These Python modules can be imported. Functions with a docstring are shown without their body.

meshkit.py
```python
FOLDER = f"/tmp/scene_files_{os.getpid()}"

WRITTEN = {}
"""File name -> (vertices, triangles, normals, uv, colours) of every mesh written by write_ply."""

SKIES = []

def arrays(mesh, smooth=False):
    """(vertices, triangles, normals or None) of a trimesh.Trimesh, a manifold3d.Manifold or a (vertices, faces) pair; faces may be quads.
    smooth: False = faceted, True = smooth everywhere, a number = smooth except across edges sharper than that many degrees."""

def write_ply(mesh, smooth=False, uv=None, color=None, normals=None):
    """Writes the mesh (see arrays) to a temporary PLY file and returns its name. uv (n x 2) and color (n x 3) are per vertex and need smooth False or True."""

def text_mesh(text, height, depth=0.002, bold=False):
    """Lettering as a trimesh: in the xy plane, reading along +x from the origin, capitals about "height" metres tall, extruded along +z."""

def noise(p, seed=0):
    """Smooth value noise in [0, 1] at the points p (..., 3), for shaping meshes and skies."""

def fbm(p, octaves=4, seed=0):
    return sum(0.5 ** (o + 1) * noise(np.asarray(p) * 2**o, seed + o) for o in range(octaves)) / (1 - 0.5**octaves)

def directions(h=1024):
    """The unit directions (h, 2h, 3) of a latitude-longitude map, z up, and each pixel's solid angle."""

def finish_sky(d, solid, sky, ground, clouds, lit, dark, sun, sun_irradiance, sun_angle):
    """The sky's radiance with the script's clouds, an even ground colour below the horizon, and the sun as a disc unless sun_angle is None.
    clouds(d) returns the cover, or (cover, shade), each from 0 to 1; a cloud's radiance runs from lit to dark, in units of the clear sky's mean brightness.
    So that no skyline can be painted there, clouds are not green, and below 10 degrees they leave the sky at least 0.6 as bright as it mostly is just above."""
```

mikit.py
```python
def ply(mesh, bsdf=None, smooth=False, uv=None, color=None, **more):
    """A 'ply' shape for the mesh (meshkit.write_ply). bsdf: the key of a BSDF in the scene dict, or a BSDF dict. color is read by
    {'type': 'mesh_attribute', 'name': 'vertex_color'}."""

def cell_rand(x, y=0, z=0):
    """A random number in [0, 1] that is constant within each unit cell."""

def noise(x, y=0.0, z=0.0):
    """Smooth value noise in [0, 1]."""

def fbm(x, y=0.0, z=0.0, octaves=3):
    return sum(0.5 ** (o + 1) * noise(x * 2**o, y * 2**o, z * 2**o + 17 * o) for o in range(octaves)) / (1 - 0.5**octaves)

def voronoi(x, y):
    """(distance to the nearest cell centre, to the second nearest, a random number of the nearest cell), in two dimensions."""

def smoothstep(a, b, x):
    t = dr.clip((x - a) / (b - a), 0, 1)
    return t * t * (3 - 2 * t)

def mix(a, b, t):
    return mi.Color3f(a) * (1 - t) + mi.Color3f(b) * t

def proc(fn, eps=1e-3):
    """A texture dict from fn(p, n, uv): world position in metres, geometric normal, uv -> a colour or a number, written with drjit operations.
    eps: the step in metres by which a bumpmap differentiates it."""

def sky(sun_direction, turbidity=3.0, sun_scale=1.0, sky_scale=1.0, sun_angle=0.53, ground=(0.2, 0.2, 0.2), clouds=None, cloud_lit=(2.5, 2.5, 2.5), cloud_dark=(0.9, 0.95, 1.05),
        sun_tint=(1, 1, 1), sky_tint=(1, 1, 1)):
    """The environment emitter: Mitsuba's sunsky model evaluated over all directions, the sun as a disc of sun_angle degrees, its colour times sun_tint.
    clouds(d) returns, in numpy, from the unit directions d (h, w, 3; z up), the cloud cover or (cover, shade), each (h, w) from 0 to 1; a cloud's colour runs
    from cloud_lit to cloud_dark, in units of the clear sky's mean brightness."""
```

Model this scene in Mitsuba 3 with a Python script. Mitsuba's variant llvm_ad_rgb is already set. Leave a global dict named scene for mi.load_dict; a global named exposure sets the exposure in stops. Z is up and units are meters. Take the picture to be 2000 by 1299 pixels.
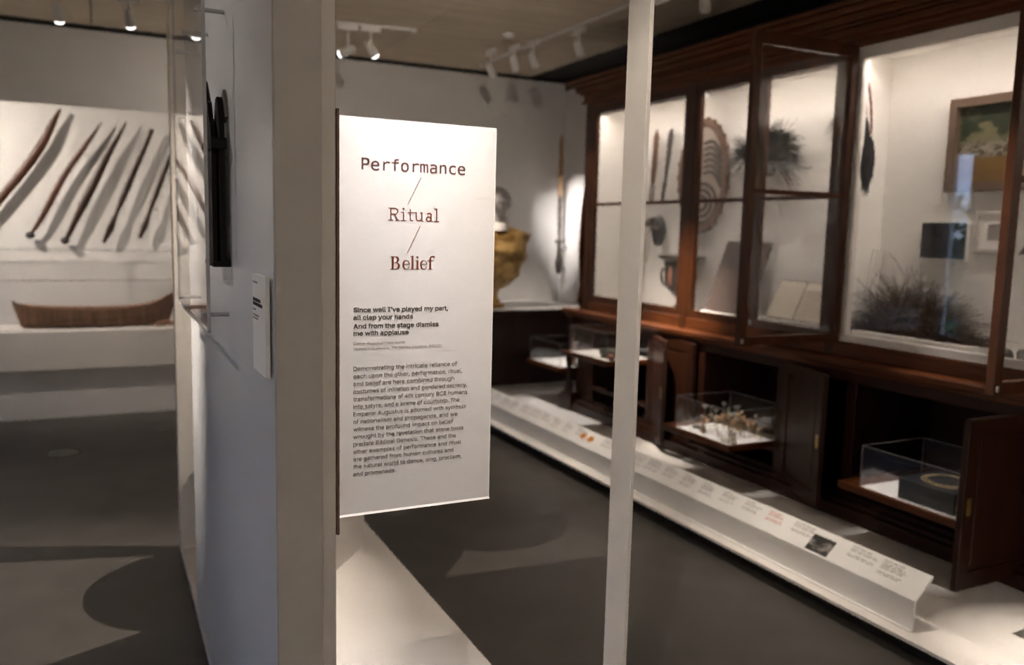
import math, random, glob
import numpy as np, trimesh, mitsuba as mi, mikit, meshkit, drjit as dr
import manifold3d as m3
from shapely.geometry import Polygon, LineString, Point, box as sbox
from shapely.ops import unary_union
from shapely import affinity
from mikit import proc, noise, fbm, smoothstep, mix
random.seed(7); RNG = np.random.default_rng(7)
T = mi.ScalarTransform4f
scene, labels = {}, {}

# ------------------------------------------------------------------ camera, sky, exposure
EYE = [0.0, 0.0, 1.6]
FWD = np.array([0.4396, 0.8900, -0.1205]); UP = [0.0315, 0.1188, 0.9924]
scene['camera'] = {'type': 'thinlens', 'fov': 62.926, 'fov_axis': 'x', 'near_clip': 0.05, 'far_clip': 100.0,
    'aperture_radius': 0.0055, 'focus_distance': 1.872,
    'to_world': T().look_at(origin=EYE, target=(np.array(EYE) + FWD).tolist(), up=UP)}
exposure = 5.0
UNIT = 1.0 / 32    # all lights are given for exposure 0
scene['sky'] = mikit.sky((-0.5, -0.3, 0.55), turbidity=4.0, sun_scale=0.0, sky_scale=20.0 * UNIT, sky_tint=(0.74, 0.95, 1.36), ground=(0.12, 0.12, 0.11),
                         clouds=lambda d: 0.55 * meshkit.fbm(d * 3.0, 4), cloud_lit=(1.2, 1.25, 1.35), cloud_dark=(0.8, 0.85, 0.95))
scene['sky']['sampling_weight'] = 9.0
WARM = np.array([1.0, 0.87, 0.74]); NEUT = np.array([1.0, 0.92, 0.86])
LAMPS = [  # key, position of the lamp, aim, intensity, cutoff, beam width (degrees), tint
    ('panel', (0.63, 1.45, 2.98), (0.59, 1.75, 2.05), 30.0, 15, 4, NEUT),
    ('clubs', (-1.75, 6.95, 2.98), (0.0, 8.1, 1.35), 24.0, 40, 12, WARM),
    ('niche', (-0.20, 6.90, 2.97), (-0.1, 7.9, 1.2), 2.0, 26, 6, WARM),
    ('boat', (0.255, 6.80, 2.97), (0.6, 7.9, 1.0), 2.5, 26, 6, WARM),
    ('bust', (2.05, 6.74, 2.96), (3.45, 7.45, 1.40), 24.0, 12, 5, WARM),
    ('corner', (1.76, 6.80, 2.96), (0.3, 8.1, 2.35), 3.2, 40, 12, WARM),
    ('spear', (3.22, 7.00, 2.96), (4.57, 7.85, 1.70), 36.0, 13, 6, NEUT),
    ('sideboard', (3.28, 6.68, 2.96), (3.66, 6.12, 0.52), 18.0, 18, 11, NEUT),
    ('ledge', (3.34, 6.42, 2.96), (3.75, 5.4, 0.95), 20.0, 15, 6, WARM),
    ('ledge_near', (3.44, 5.85, 2.96), (3.72, 5.0, 0.95), 24.0, 15, 6, WARM),
    ('wood', (2.60, 4.30, 2.98), (3.68, 4.75, 1.00), 66.0, 12, 5, WARM),
    ('mat_mid', (3.40, 4.30, 2.96), (3.50, 4.06, 0.37), 15.0, 9, 6, NEUT),
    ('mat_near', (3.40, 2.85, 2.96), (3.50, 2.62, 0.40), 12.0, 9, 6, NEUT),
    ('rail_far', (2.60, 3.85, 2.96), (2.82, 5.2, 0.25), 18.0, 26, 12, WARM),
    ('rail_mid', (2.60, 3.30, 2.96), (2.82, 3.4, 0.25), 8.0, 26, 12, WARM),
    ('rail_near', (2.60, 2.50, 2.96), (2.82, 2.3, 0.25), 10.0, 24, 12, WARM),
    ('base_near', (2.60, 2.15, 2.96), (3.15, 1.60, 0.08), 40.0, 11, 4, WARM),
    ('stage_left', (-0.70, 3.60, 3.05), (1.35, 3.5, 0.0), 40.0, 15, 9, WARM),
    ('stage_right', (1.30, 3.93, 3.05), (-0.35, 3.5, 0.0), 42.0, 26, 15, WARM),
    ('stage_back', (2.60, 4.05, 3.05), (0.7, 3.9, 0.2), 2.5, 26, 12, WARM),
    ('stage_near', (0.52, 1.00, 3.05), (1.25, 1.85, 1.4), 8.0, 20, 12, WARM),
    ('carving', (-1.0, 3.55, 3.05), (0.30, 2.35, 1.75), 4.5, 24, 10, NEUT),
    ('fill_back', (1.85, 3.72, 3.03), (2.6, 8.1, 2.3), 7.0, 32, 14, WARM),  # added fill lamp out of view, lifts the top of the back wall
    ('fill_left', (-0.6, -0.6, 3.0), (-0.8, -2.6, 1.6), 26.0, 50, 30, WARM),  # added fill lamp, bounces off the wall behind the camera
    ('fill_right', (2.2, -0.6, 3.0), (2.4, -2.6, 1.6), 30.0, 50, 30, WARM),  # added like its left twin, for bounced room light
]
for key, p, a, i, cut, beam, tint in LAMPS:
    scene['lamp_' + key] = {'type': 'spot', 'intensity': {'type': 'rgb', 'value': [float(x) for x in np.array(tint) * i * UNIT]}, 'cutoff_angle': float(cut), 'beam_width': float(beam),
        'to_world': T().look_at(origin=list(p), target=list(a), up=[0.01, 0.99, 0.1])}
STRIP_RADIANCE = [37.0, 33.0, 29.0]   # light strips in the ceiling of each cabinet bay (built with the cabinet)

# ------------------------------------------------------------------ materials
def rgb(*c): return {'type': 'rgb', 'value': [float(x) for x in c]}
def plain(c, rough=0.6, spec=0.4, metal=0.0, **k):
    return {'type': 'twosided', 'bsdf': {'type': 'principled', 'base_color': c if isinstance(c, dict) else rgb(*c), 'roughness': rough, 'specular': spec, 'metallic': metal, **k}}
def wood_fn(dark, light, sx, sy, sz):
    def fn(p, n, uv):
        g = fbm(p.x * sx, p.y * sy, p.z * sz, 3)
        s = noise(p.x * sx * 4, p.y * sy * 4, p.z * sz * 4)
        return mix(dark, light, dr.clip(0.75 * g + 0.35 * s, 0, 1))
    return proc(fn)
M = {
 'white': plain((0.70, 0.69, 0.67), 0.55, 0.3),
 'wall_paint': plain((0.62, 0.61, 0.60), 0.6, 0.25),
 'satin_white': plain((0.57, 0.575, 0.59), 0.34, 0.5),
 'column_paint': plain((0.62, 0.59, 0.55), 0.5, 0.3),
 'end_paint': plain((0.46, 0.43, 0.395), 0.5, 0.3),
 'base_white': plain((0.66, 0.63, 0.60), 0.5, 0.35),
 'liner': plain((0.80, 0.78, 0.75), 0.7, 0.2),
 'card': plain((0.82, 0.80, 0.77), 0.7, 0.2),
 'black': plain((0.012, 0.012, 0.012), 0.6, 0.3),
 'blade_black': plain((0.006, 0.0055, 0.0055), 0.6, 0.2),
 'horn_grey': plain((0.16, 0.14, 0.13), 0.5, 0.4),
 'ceiling': plain(proc(lambda p, n, uv: mix((0.43, 0.37, 0.295), (0.56, 0.485, 0.39), dr.clip(0.6 * fbm(p.x * 1.1, p.y * 1.1, 0, 3) + 0.45 * noise(p.x * 2.5, p.y * 22, 0), 0, 1))), 0.8, 0.15),
 'floor': plain(proc(lambda p, n, uv: mix((0.033, 0.031, 0.0275), (0.064, 0.059, 0.053), dr.clip(0.8 * fbm(p.x * 0.9, p.y * 0.9, 0, 3) + 0.3 * noise(p.x * 7, p.y * 7, 0), 0, 1))), 0.42, 0.35),
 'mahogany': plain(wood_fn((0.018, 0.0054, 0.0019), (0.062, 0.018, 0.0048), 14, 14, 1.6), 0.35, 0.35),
 'mahogany_rail_lit': plain(wood_fn((0.029, 0.0085, 0.0027), (0.112, 0.031, 0.0076), 22, 1.6, 22), 0.35, 0.35),  # brighter copy of the mahogany, lamplight put into its colour
 'dark_wood': plain((0.020, 0.009, 0.006), 0.5, 0.3),
 'glass': {'type': 'thindielectric', 'int_ior': 1.5},
 'edge': plain((0.46, 0.46, 0.46), 0.3, 0.5),
 'thin_edge': plain((0.16, 0.16, 0.16), 0.3, 0.5),
 'mahogany_shaded': plain(wood_fn((0.012, 0.004, 0.002), (0.032, 0.011, 0.005), 14, 14, 1.6), 0.38, 0.3),  # darker copy of the mahogany, shade of the lower cabinet in its colour
 'edge_glint_white': plain((0.92, 0.90, 0.88), 0.35, 0.5),  # bright white for the light caught in the clear acrylic edges
 'panel_white': plain((0.74, 0.725, 0.72), 0.5, 0.3),
 'ink_body': plain((0.10, 0.078, 0.070), 0.7, 0.2),
 'ink': plain((0.055, 0.042, 0.038), 0.7, 0.2),
 'ink_pale': plain((0.33, 0.28, 0.26), 0.7, 0.2),
 'ink_brown': plain((0.14, 0.035, 0.020), 0.7, 0.2),
 'ink_plum': plain((0.10, 0.040, 0.040), 0.7, 0.2),
 'ink_line': plain((0.30, 0.20, 0.17), 0.7, 0.2),
 'print_grey': plain((0.36, 0.335, 0.32), 0.7, 0.2),
 'print_red': plain((0.50, 0.27, 0.24), 0.7, 0.2),
 'print_orange': plain((0.50, 0.19, 0.04), 0.7, 0.2),
 'bar_brown': plain((0.17, 0.105, 0.085), 0.5, 0.3),
 'lamp_white': plain((0.62, 0.60, 0.58), 0.45, 0.4),
 'brass': plain((0.55, 0.38, 0.13), 0.35, 0.5, 0.9),
 'steel': plain((0.60, 0.60, 0.60), 0.3, 0.5, 0.9),
 'club_red': plain(wood_fn((0.028, 0.010, 0.006), (0.085, 0.030, 0.017), 9, 9, 9), 0.42, 0.35),
 'club_dark': plain(wood_fn((0.012, 0.006, 0.004), (0.042, 0.019, 0.012), 9, 9, 9), 0.42, 0.35),
 'bark': plain(proc(lambda p, n, uv: mix((0.075, 0.036, 0.020), (0.20, 0.105, 0.060), dr.clip(0.75 * noise(p.x * 70, p.y * 6, p.z * 4) + 0.4 * fbm(p.x * 6, 0, p.z * 9, 2), 0, 1))), 0.6, 0.25),
 'bark_pale': plain((0.30, 0.155, 0.10), 0.6, 0.25),
 'ochre_stone': plain(proc(lambda p, n, uv: mix((0.20, 0.105, 0.028), (0.46, 0.30, 0.115), smoothstep(0.3, 0.7, fbm(p.x * 9, p.y * 9, p.z * 9, 3)))), 0.35, 0.5),
 'grey_marble': plain(proc(lambda p, n, uv: mix((0.26, 0.245, 0.235), (0.46, 0.44, 0.42), fbm(p.x * 12, p.y * 12, p.z * 12, 3))), 0.45, 0.4),
 'white_marble': plain((0.66, 0.63, 0.59), 0.45, 0.4),
 'shaft_tan': plain((0.28, 0.17, 0.075), 0.5, 0.4),
 'grey_wood': plain((0.055, 0.045, 0.040), 0.5, 0.4),
 'mask_black': plain((0.030, 0.028, 0.028), 0.5, 0.4),
 'mask_brown': plain((0.11, 0.075, 0.055), 0.6, 0.3),
 'shield_ground': plain((0.36, 0.30, 0.255), 0.7, 0.2),
 'shield_dark': plain((0.075, 0.055, 0.045), 0.7, 0.2),
 'shield_rim': plain((0.145, 0.078, 0.052), 0.7, 0.2),
 'plume': plain((0.015, 0.015, 0.016), 0.7, 0.2),
 'plume_grey': plain((0.13, 0.12, 0.115), 0.7, 0.2),
 'cord_red': plain((0.20, 0.055, 0.045), 0.7, 0.2),
 'pot_black': plain((0.040, 0.030, 0.026), 0.35, 0.5),
 'pot_red': plain((0.30, 0.135, 0.085), 0.45, 0.4),
 'book_brown': plain((0.072, 0.050, 0.043), 0.6, 0.3),
 'gold': plain((0.42, 0.25, 0.10), 0.5, 0.4),
 'page': plain((0.68, 0.62, 0.53), 0.75, 0.2),
 'fold': plain((0.52, 0.46, 0.40), 0.75, 0.2),
 'frame_wood': plain((0.15, 0.10, 0.07), 0.5, 0.4),
 'frame_pale': plain((0.50, 0.47, 0.44), 0.6, 0.3),
 'slate': plain((0.020, 0.021, 0.022), 0.35, 0.5),
 'fibre': plain((0.085, 0.058, 0.042), 0.7, 0.2),
 'fibre_dark': plain((0.040, 0.028, 0.022), 0.7, 0.2),
 'basalt': plain((0.020, 0.018, 0.017), 0.7, 0.3),
 'shell': plain((0.62, 0.42, 0.25), 0.6, 0.3),
 'shell_pale': plain((0.66, 0.60, 0.51), 0.6, 0.3),
 'fluff': plain((0.34, 0.34, 0.30), 0.8, 0.1),
 'jade': plain((0.11, 0.115, 0.095), 0.5, 0.4),
 'red_clay': plain((0.22, 0.075, 0.055), 0.6, 0.3),
 'straw': plain((0.46, 0.34, 0.18), 0.7, 0.2),
 'foliage': plain((0.045, 0.115, 0.030), 0.7, 0.2),
 'trunk': plain((0.08, 0.06, 0.045), 0.8, 0.2),
}
def painting_fn(p, n, uv):   # a generic landscape: trees, pale flock, ochre field (y falls from left to right)
    x = (2.97 - p.y) / 0.80; z = (p.z - 1.90) / 0.38
    wx = x + 0.10 * fbm(x * 16, z * 9, 7, 3); wz = z + 0.16 * fbm(x * 14, z * 11, 9, 3)
    tree = smoothstep(0.42, 0.66, fbm(wx * 11, wz * 5, 3, 4) + 0.16 * smoothstep(0.45, 0.9, z) - 0.25 * smoothstep(0.36, 0.47, x) * (1 - smoothstep(0.6, 0.7, x)))
    sky = mix((0.19, 0.175, 0.095), (0.12, 0.12, 0.065), fbm(x * 5, z * 5, 0, 2))
    top = mix(sky, (0.030, 0.040, 0.024), tree)
    flock = mix((0.28, 0.25, 0.20), (0.09, 0.075, 0.05), smoothstep(0.30, 0.72, fbm(wx * 34, wz * 22, 1, 2)))
    ground = mix((0.22, 0.12, 0.035), (0.15, 0.09, 0.03), fbm(x * 6, z * 9, 5, 3))
    c = mix(ground, flock, smoothstep(0.30, 0.36, z))
    return mix(c, top, smoothstep(0.46, 0.60, z))
M['painting'] = plain(proc(painting_fn), 0.4, 0.4)
M['photo_print'] = plain(proc(lambda p, n, uv: mix((0.03, 0.028, 0.026), (0.30, 0.28, 0.26), smoothstep(0.5, 0.72, fbm(p.x * 25, p.y * 18, p.z * 25, 3)))), 0.5, 0.3)
for k, v in M.items(): scene['mat_' + k] = v

# ------------------------------------------------------------------ helpers
def cat(*ms): return trimesh.util.concatenate([m for m in ms])
def box(x0, x1, y0, y1, z0, z1, r=0.0):
    x0, x1 = sorted((x0, x1)); y0, y1 = sorted((y0, y1)); z0, z1 = sorted((z0, z1))
    if r <= 0:
        b = trimesh.creation.box((x1 - x0, y1 - y0, z1 - z0)); b.apply_translation(((x0 + x1) / 2, (y0 + y1) / 2, (z0 + z1) / 2)); return b
    r = min(r, (x1 - x0) / 2.01, (y1 - y0) / 2.01, (z1 - z0) / 2.01)
    pts = [(a, b, c) for ax in range(3) for a in ((x0, x1) if ax == 0 else (x0 + r, x1 - r)) for b in ((y0, y1) if ax == 1 else (y0 + r, y1 - r)) for c in ((z0, z1) if ax == 2 else (z0 + r, z1 - r))]
    return trimesh.convex.convex_hull(np.array(pts))
def to_man(t):
    return m3.Manifold(m3.Mesh(np.asarray(t.vertices, np.float32), np.asarray(t.faces, np.uint32)))
def from_man(m):
    k = m.to_mesh(); return trimesh.Trimesh(np.asarray(k.vert_properties)[:, :3], np.asarray(k.tri_verts), process=False)
def union(*ms):
    out = to_man(ms[0])
    for m in ms[1:]: out = out + to_man(m)
    return from_man(out)
def minus(a, *bs):
    out = to_man(a)
    for b in bs: out = out - to_man(b)
    return from_man(out)
def lathe(profile, n=32, at=(0, 0, 0)):
    m = trimesh.creation.revolve(np.array(profile, float), sections=n); m.apply_translation(at); return m
def extrude(poly, depth): return trimesh.creation.extrude_polygon(poly, depth, engine='earcut')
def xz(mesh, y):      # polygon drawn in x, z; extruded towards -y from y
    v = np.array(mesh.vertices); mesh = trimesh.Trimesh(np.c_[v[:, 0], y - v[:, 2], v[:, 1]], np.array(mesh.faces), process=False); return mesh
def yz(mesh, x):      # polygon drawn in (-y), z as seen from -x; extruded towards -x from x
    v = np.array(mesh.vertices); return trimesh.Trimesh(np.c_[x - v[:, 2], -v[:, 0], v[:, 1]], np.array(mesh.faces), process=False)
def tube(pts, radii, n=8, flat=1.0, flat_axis=(0, 1, 0)):
    p = np.asarray(pts, float); radii = np.broadcast_to(np.asarray(radii, float), (len(p),))
    t = np.gradient(p, axis=0); t /= np.linalg.norm(t, axis=1, keepdims=True) + 1e-12
    fa = np.asarray(flat_axis, float); a = np.cross(t, fa)
    bad = np.linalg.norm(a, axis=1) < 1e-3; a[bad] = np.cross(t[bad], [0.31, 0.2, 0.93])
    a /= np.linalg.norm(a, axis=1, keepdims=True); b = np.cross(t, a)
    ang = np.arange(n) * 2 * np.pi / n
    v = p[:, None] + radii[:, None, None] * (np.cos(ang)[None, :, None] * a[:, None] + flat * np.sin(ang)[None, :, None] * b[:, None])
    V = np.vstack([v.reshape(-1, 3), p[:1], p[-1:]]); F = []
    for i in range(len(p) - 1):
        for j in range(n):
            q = (i * n + j, i * n + (j + 1) % n, (i + 1) * n + (j + 1) % n, (i + 1) * n + j)
            F += [(q[0], q[1], q[2]), (q[0], q[2], q[3])]
    s, e = len(V) - 2, len(V) - 1; o = (len(p) - 1) * n
    for j in range(n): F += [(s, (j + 1) % n, j), (e, o + j, o + (j + 1) % n)]
    return trimesh.Trimesh(V, F, process=False)
def spline(pts, n=24):
    from scipy.interpolate import CubicSpline
    p = np.asarray(pts, float); d = np.r_[0, np.cumsum(np.linalg.norm(np.diff(p, axis=0), axis=1))]
    return CubicSpline(d, p)(np.linspace(0, d[-1], n)), np.linspace(0, 1, n)
def place(mesh, xform): m = mesh.copy(); m.apply_transform(xform); return m
def frame_to(origin, zdir):
    z = np.asarray(zdir, float); z /= np.linalg.norm(z); x = np.cross([0, 0, 1.0] if abs(z[2]) < 0.95 else [1.0, 0, 0], z); x /= np.linalg.norm(x)
    m = np.eye(4); m[:3, 0], m[:3, 1], m[:3, 2], m[:3, 3] = x, np.cross(z, x), z, origin; return m
def rotz(deg, at): 
    a = math.radians(deg); m = np.eye(4); m[:2, :2] = [[math.cos(a), -math.sin(a)], [math.sin(a), math.cos(a)]]; m[:3, 3] = at; return m
def key_of(name):
    if name not in scene and name not in labels and not any(k.startswith(name + '__') for k in scene): return name
    i = 1
    while True:
        k = f'{name}_{i:03d}'
        if k not in scene and k not in labels and not any(q.startswith(k + '__') for q in scene): return k
        i += 1
def thing(name, label, category, group=None):
    k = key_of(name); labels[k] = {'label': label, 'category': category}
    if group: labels[k]['group'] = group
    return k
def put(name, mesh, mat, parent=None, smooth=False, label=None, category=None, group=None, kind=None, **more):
    k = key_of(name if parent is None else parent + '__' + name)
    scene[k] = mikit.ply(mesh, 'mat_' + mat if mat in M else mat, smooth, **more)
    d = {a: b for a, b in (('label', label), ('category', category), ('group', group), ('kind', kind)) if b}
    if d: labels[k] = d
    return k
def struct(name, mesh, mat, label, **k): return put(name, mesh, mat, label=label, kind='structure', **k)
FONT_DIR = (glob.glob('/opt/blender-*/*/datafiles/fonts') + [''])[0]
def text_poly(text, height, mono=False, bold=0):
    """Lettering as a shapely shape: baseline at y = 0, capitals 'height' tall."""
    from PIL import Image, ImageDraw, ImageFont
    size = 140
    font = ImageFont.truetype(FONT_DIR + ('/DejaVuSansMono.woff2' if mono else '/Inter.woff2'), size)
    cap = -font.getbbox('H', anchor='ls')[1]
    x0, y0, x1, y1 = font.getbbox(text, anchor='ls', stroke_width=bold)
    im = Image.new('L', (x1 - x0 + 8, y1 - y0 + 8))
    ImageDraw.Draw(im).text((4 - x0, 4 - y0), text, 255, font, anchor='ls', stroke_width=bold)
    on = np.pad(np.asarray(im) > 127, ((0, 0), (1, 1))).astype(np.int8)
    from shapely import box as sb, union_all
    rows, starts = np.nonzero(np.diff(on, axis=1) == 1); ends = np.nonzero(np.diff(on, axis=1) == -1)[1]
    s = union_all(sb(starts, -rows - 1, ends, -rows)).buffer(0.7).buffer(-0.7).simplify(0.9)
    k = height / cap
    return affinity.affine_transform(s, [k, 0, 0, k, -4 * k + x0 * 0, (4 - y0) * k])
def poly_mesh(shape, depth):
    return cat(*[extrude(g, depth) for g in getattr(shape, 'geoms', [shape]) if g.area > 1e-12])

# ------------------------------------------------------------------ the room
ZC, YB, XR, XL, YF = 3.22, 8.10, 4.57, -2.45, -2.6
struct('floor', box(XL - .1, XR + .1, YF - .1, YB + .1, -0.12, 0), 'floor', 'dark polished concrete floor of the gallery')
struct('wall_back', box(XL - .1, XR + .1, YB, YB + .12, 0, ZC + .1), 'wall_paint', 'pale grey back wall of the gallery')
struct('wall_right', box(XR, XR + .12, YF, YB, 0, ZC - 0.11), 'wall_paint', 'white right wall behind the wooden cabinets')
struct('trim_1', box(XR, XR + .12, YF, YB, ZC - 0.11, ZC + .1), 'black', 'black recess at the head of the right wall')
struct('trim_2', box(XL, XR, YB - 0.012, YB, ZC - 0.035, ZC), 'black', 'black strip standing in for the shadow gap between back wall and ceiling')  # black colour gives the shade of the gap, nothing is recessed
struct('wall_front', box(XL - .1, XR + .1, YF - .12, YF, 0, ZC + .1), 'wall_paint', 'gallery wall behind the camera')
ck = struct('ceiling', box(XL - .1, 4.15, YF - .1, YB + .1, ZC + 0.012, ZC + 0.12), 'black', 'tan concrete ceiling with panel joints')
struct('trim_3', box(4.15, XR + .1, YF, YB, ZC, ZC + 0.12), 'black', 'black ceiling strip along the right wall, standing in for shade')  # flat black slab painted in where the ceiling falls into shadow
xs = [XL, -1.2, 0.0, 1.2, 2.4, 3.6, 4.15]; ys = [YF, -1.4, 1.0, 3.41, 5.82, YB]
for i in range(len(xs) - 1):
    for j in range(len(ys) - 1):
        put('panel', box(xs[i] + .004, xs[i + 1] - .004, ys[j] + .004, ys[j + 1] - .004, ZC, ZC + 0.03, 0.004), 'ceiling', parent='ceiling')
# left wall with two windows to a planted yard
wl = box(XL - .14, XL, YF, YB, 0, ZC + .1)
W1 = (7.05, 7.38, 0.35, 2.75); W2 = (0.75, 1.30, 0.6, 2.0)
wl = minus(wl, *[box(XL - .3, XL + .1, a, b, c, d) for a, b, c, d in (W1, W2)])
struct('wall_left', wl, 'wall_paint', 'gallery wall on the left with window openings')
for n, (a, b, c, d) in enumerate((W1, W2), 1):
    f = minus(box(XL - .12, XL - .04, a, b, c, d), box(XL - .3, XL + .1, a + .04, b - .04, c + .04, d - .04))
    k = struct(f'window_{n}', f, 'lamp_white', 'tall narrow window with a white frame' if n == 1 else 'narrow window with a white frame opposite the partition')
    put('pane', trimesh.Trimesh([(XL - .08, a + .04, c + .04), (XL - .08, b - .04, c + .04), (XL - .08, b - .04, d - .04), (XL - .08, a + .04, d - .04)], [(0, 1, 2), (0, 2, 3)], process=False), 'glass', parent=k)
struct('ground_outside', box(-9, XL - .16, -6, 12, -0.3, -0.12), 'foliage', 'grass outside the windows')
def leafy(cx, cy, cz, r, n, seed):
    g = np.random.default_rng(seed); d = g.normal(size=(n, 3)); d /= np.linalg.norm(d, axis=1, keepdims=True)
    c = np.array([cx, cy, cz]) + d * r * (0.55 + 0.45 * g.random((n, 1))) * [1, 1, 1.3]
    u = g.normal(size=(n, 3)); u /= np.linalg.norm(u, axis=1, keepdims=True); w = np.cross(u, g.normal(size=(n, 3))); w /= np.linalg.norm(w, axis=1, keepdims=True)
    s = 0.09; V = np.stack([c - u * s, c + w * s * .5, c + u * s, c - w * s * .5], 1).reshape(-1, 3); i = np.arange(n)[:, None] * 4
    return trimesh.Trimesh(V, np.vstack([i + [0, 1, 2], i + [0, 2, 3]]), process=False)
for (cx, cy, cz, r, sd, lb) in ((-5.0, 9.2, 1.1, 1.0, 3, 'green shrub outside the narrow window'), (-5.6, 0.6, 0.5, 0.6, 4, 'green shrub outside the window opposite the partition')):
    k = thing('garden_shrub', lb, 'shrub'); put('foliage', leafy(cx, cy, cz, r, 900, sd), 'foliage', k)
    put('trunk', tube([(cx, cy, -.12), (cx + .03, cy, cz)], [.06, .03]), 'trunk', k)

# ------------------------------------------------------------------ ceiling tracks and track spotlights
def track(p0, p1, lab):
    p0, p1 = np.array(p0, float), np.array(p1, float); d = p1 - p0; L = np.linalg.norm(d); u = d / L; ang = math.degrees(math.atan2(u[1], u[0]))
    k = thing('ceiling_track', lab, 'lighting track', 'white lighting tracks on the ceiling')
    put('rail', place(box(0, L, -.015, .015, -.022, 0, .003), rotz(ang, (*p0, ZC))), 'lamp_white', k)
    for e in (0, L): put('end_cap', place(box(e - .02, e + .02, -.021, .021, -.034, -0.001, .003), rotz(ang, (*p0, ZC))), 'lamp_white', k)
    return ang
def spotlight(p, aim, ang, lab, drop=0.13, glow=None, barn=None):
    """p: the lamp's own point; the head hangs just behind it."""
    p, aim = np.array(p, float), np.array(aim, float); d = (aim - p) / np.linalg.norm(aim - p)
    k = thing('track_spotlight', lab, 'spotlight', 'track spotlights')
    top = p - d * 0.085
    put('adapter', place(box(-.08, .08, -.016, .016, ZC - .075, ZC - .03, .004), rotz(ang, (top[0], top[1], 0))), 'lamp_white', k)
    put('stem', tube([(top[0], top[1], ZC - .07), (top[0], top[1], top[2])], .009, 10), 'lamp_white', k, smooth=50)
    prof = [(0, -.145), (.026, -.14), (.031, -.13), (.034, -.032), (.036, -.021), (.033, -.020), (.030, -.026), (0, -.026)]
    put('head', place(lathe(prof, 28), frame_to(p, d)), 'lamp_white', k, smooth=40)
    lens = place(lathe([(0, -.025), (.030, -.025), (.030, -.012), (.022, -.004), (0, -.002)], 24), frame_to(p, d))
    lk = put('lens', lens, 'lamp_white', k)
    if glow: scene[lk]['emitter'] = {'type': 'area', 'radiance': rgb(*[x * UNIT for x in glow]), 'sampling_weight': 0.02}
    if barn is not None: put('barn_door', barn, 'lamp_white', k)
LP = {k: (p, a) for k, p, a, *_ in LAMPS}
a0 = track((-2.3, 6.99), (0.55, 6.80), 'white ceiling track in front of the wall of clubs')
a1 = track((1.35, 6.86), (2.36, 6.73), 'short white ceiling track above the text panel')
a2 = track((3.42, 7.75), (3.42, -1.8), 'long white ceiling track running beside the tall cabinets')
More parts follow.
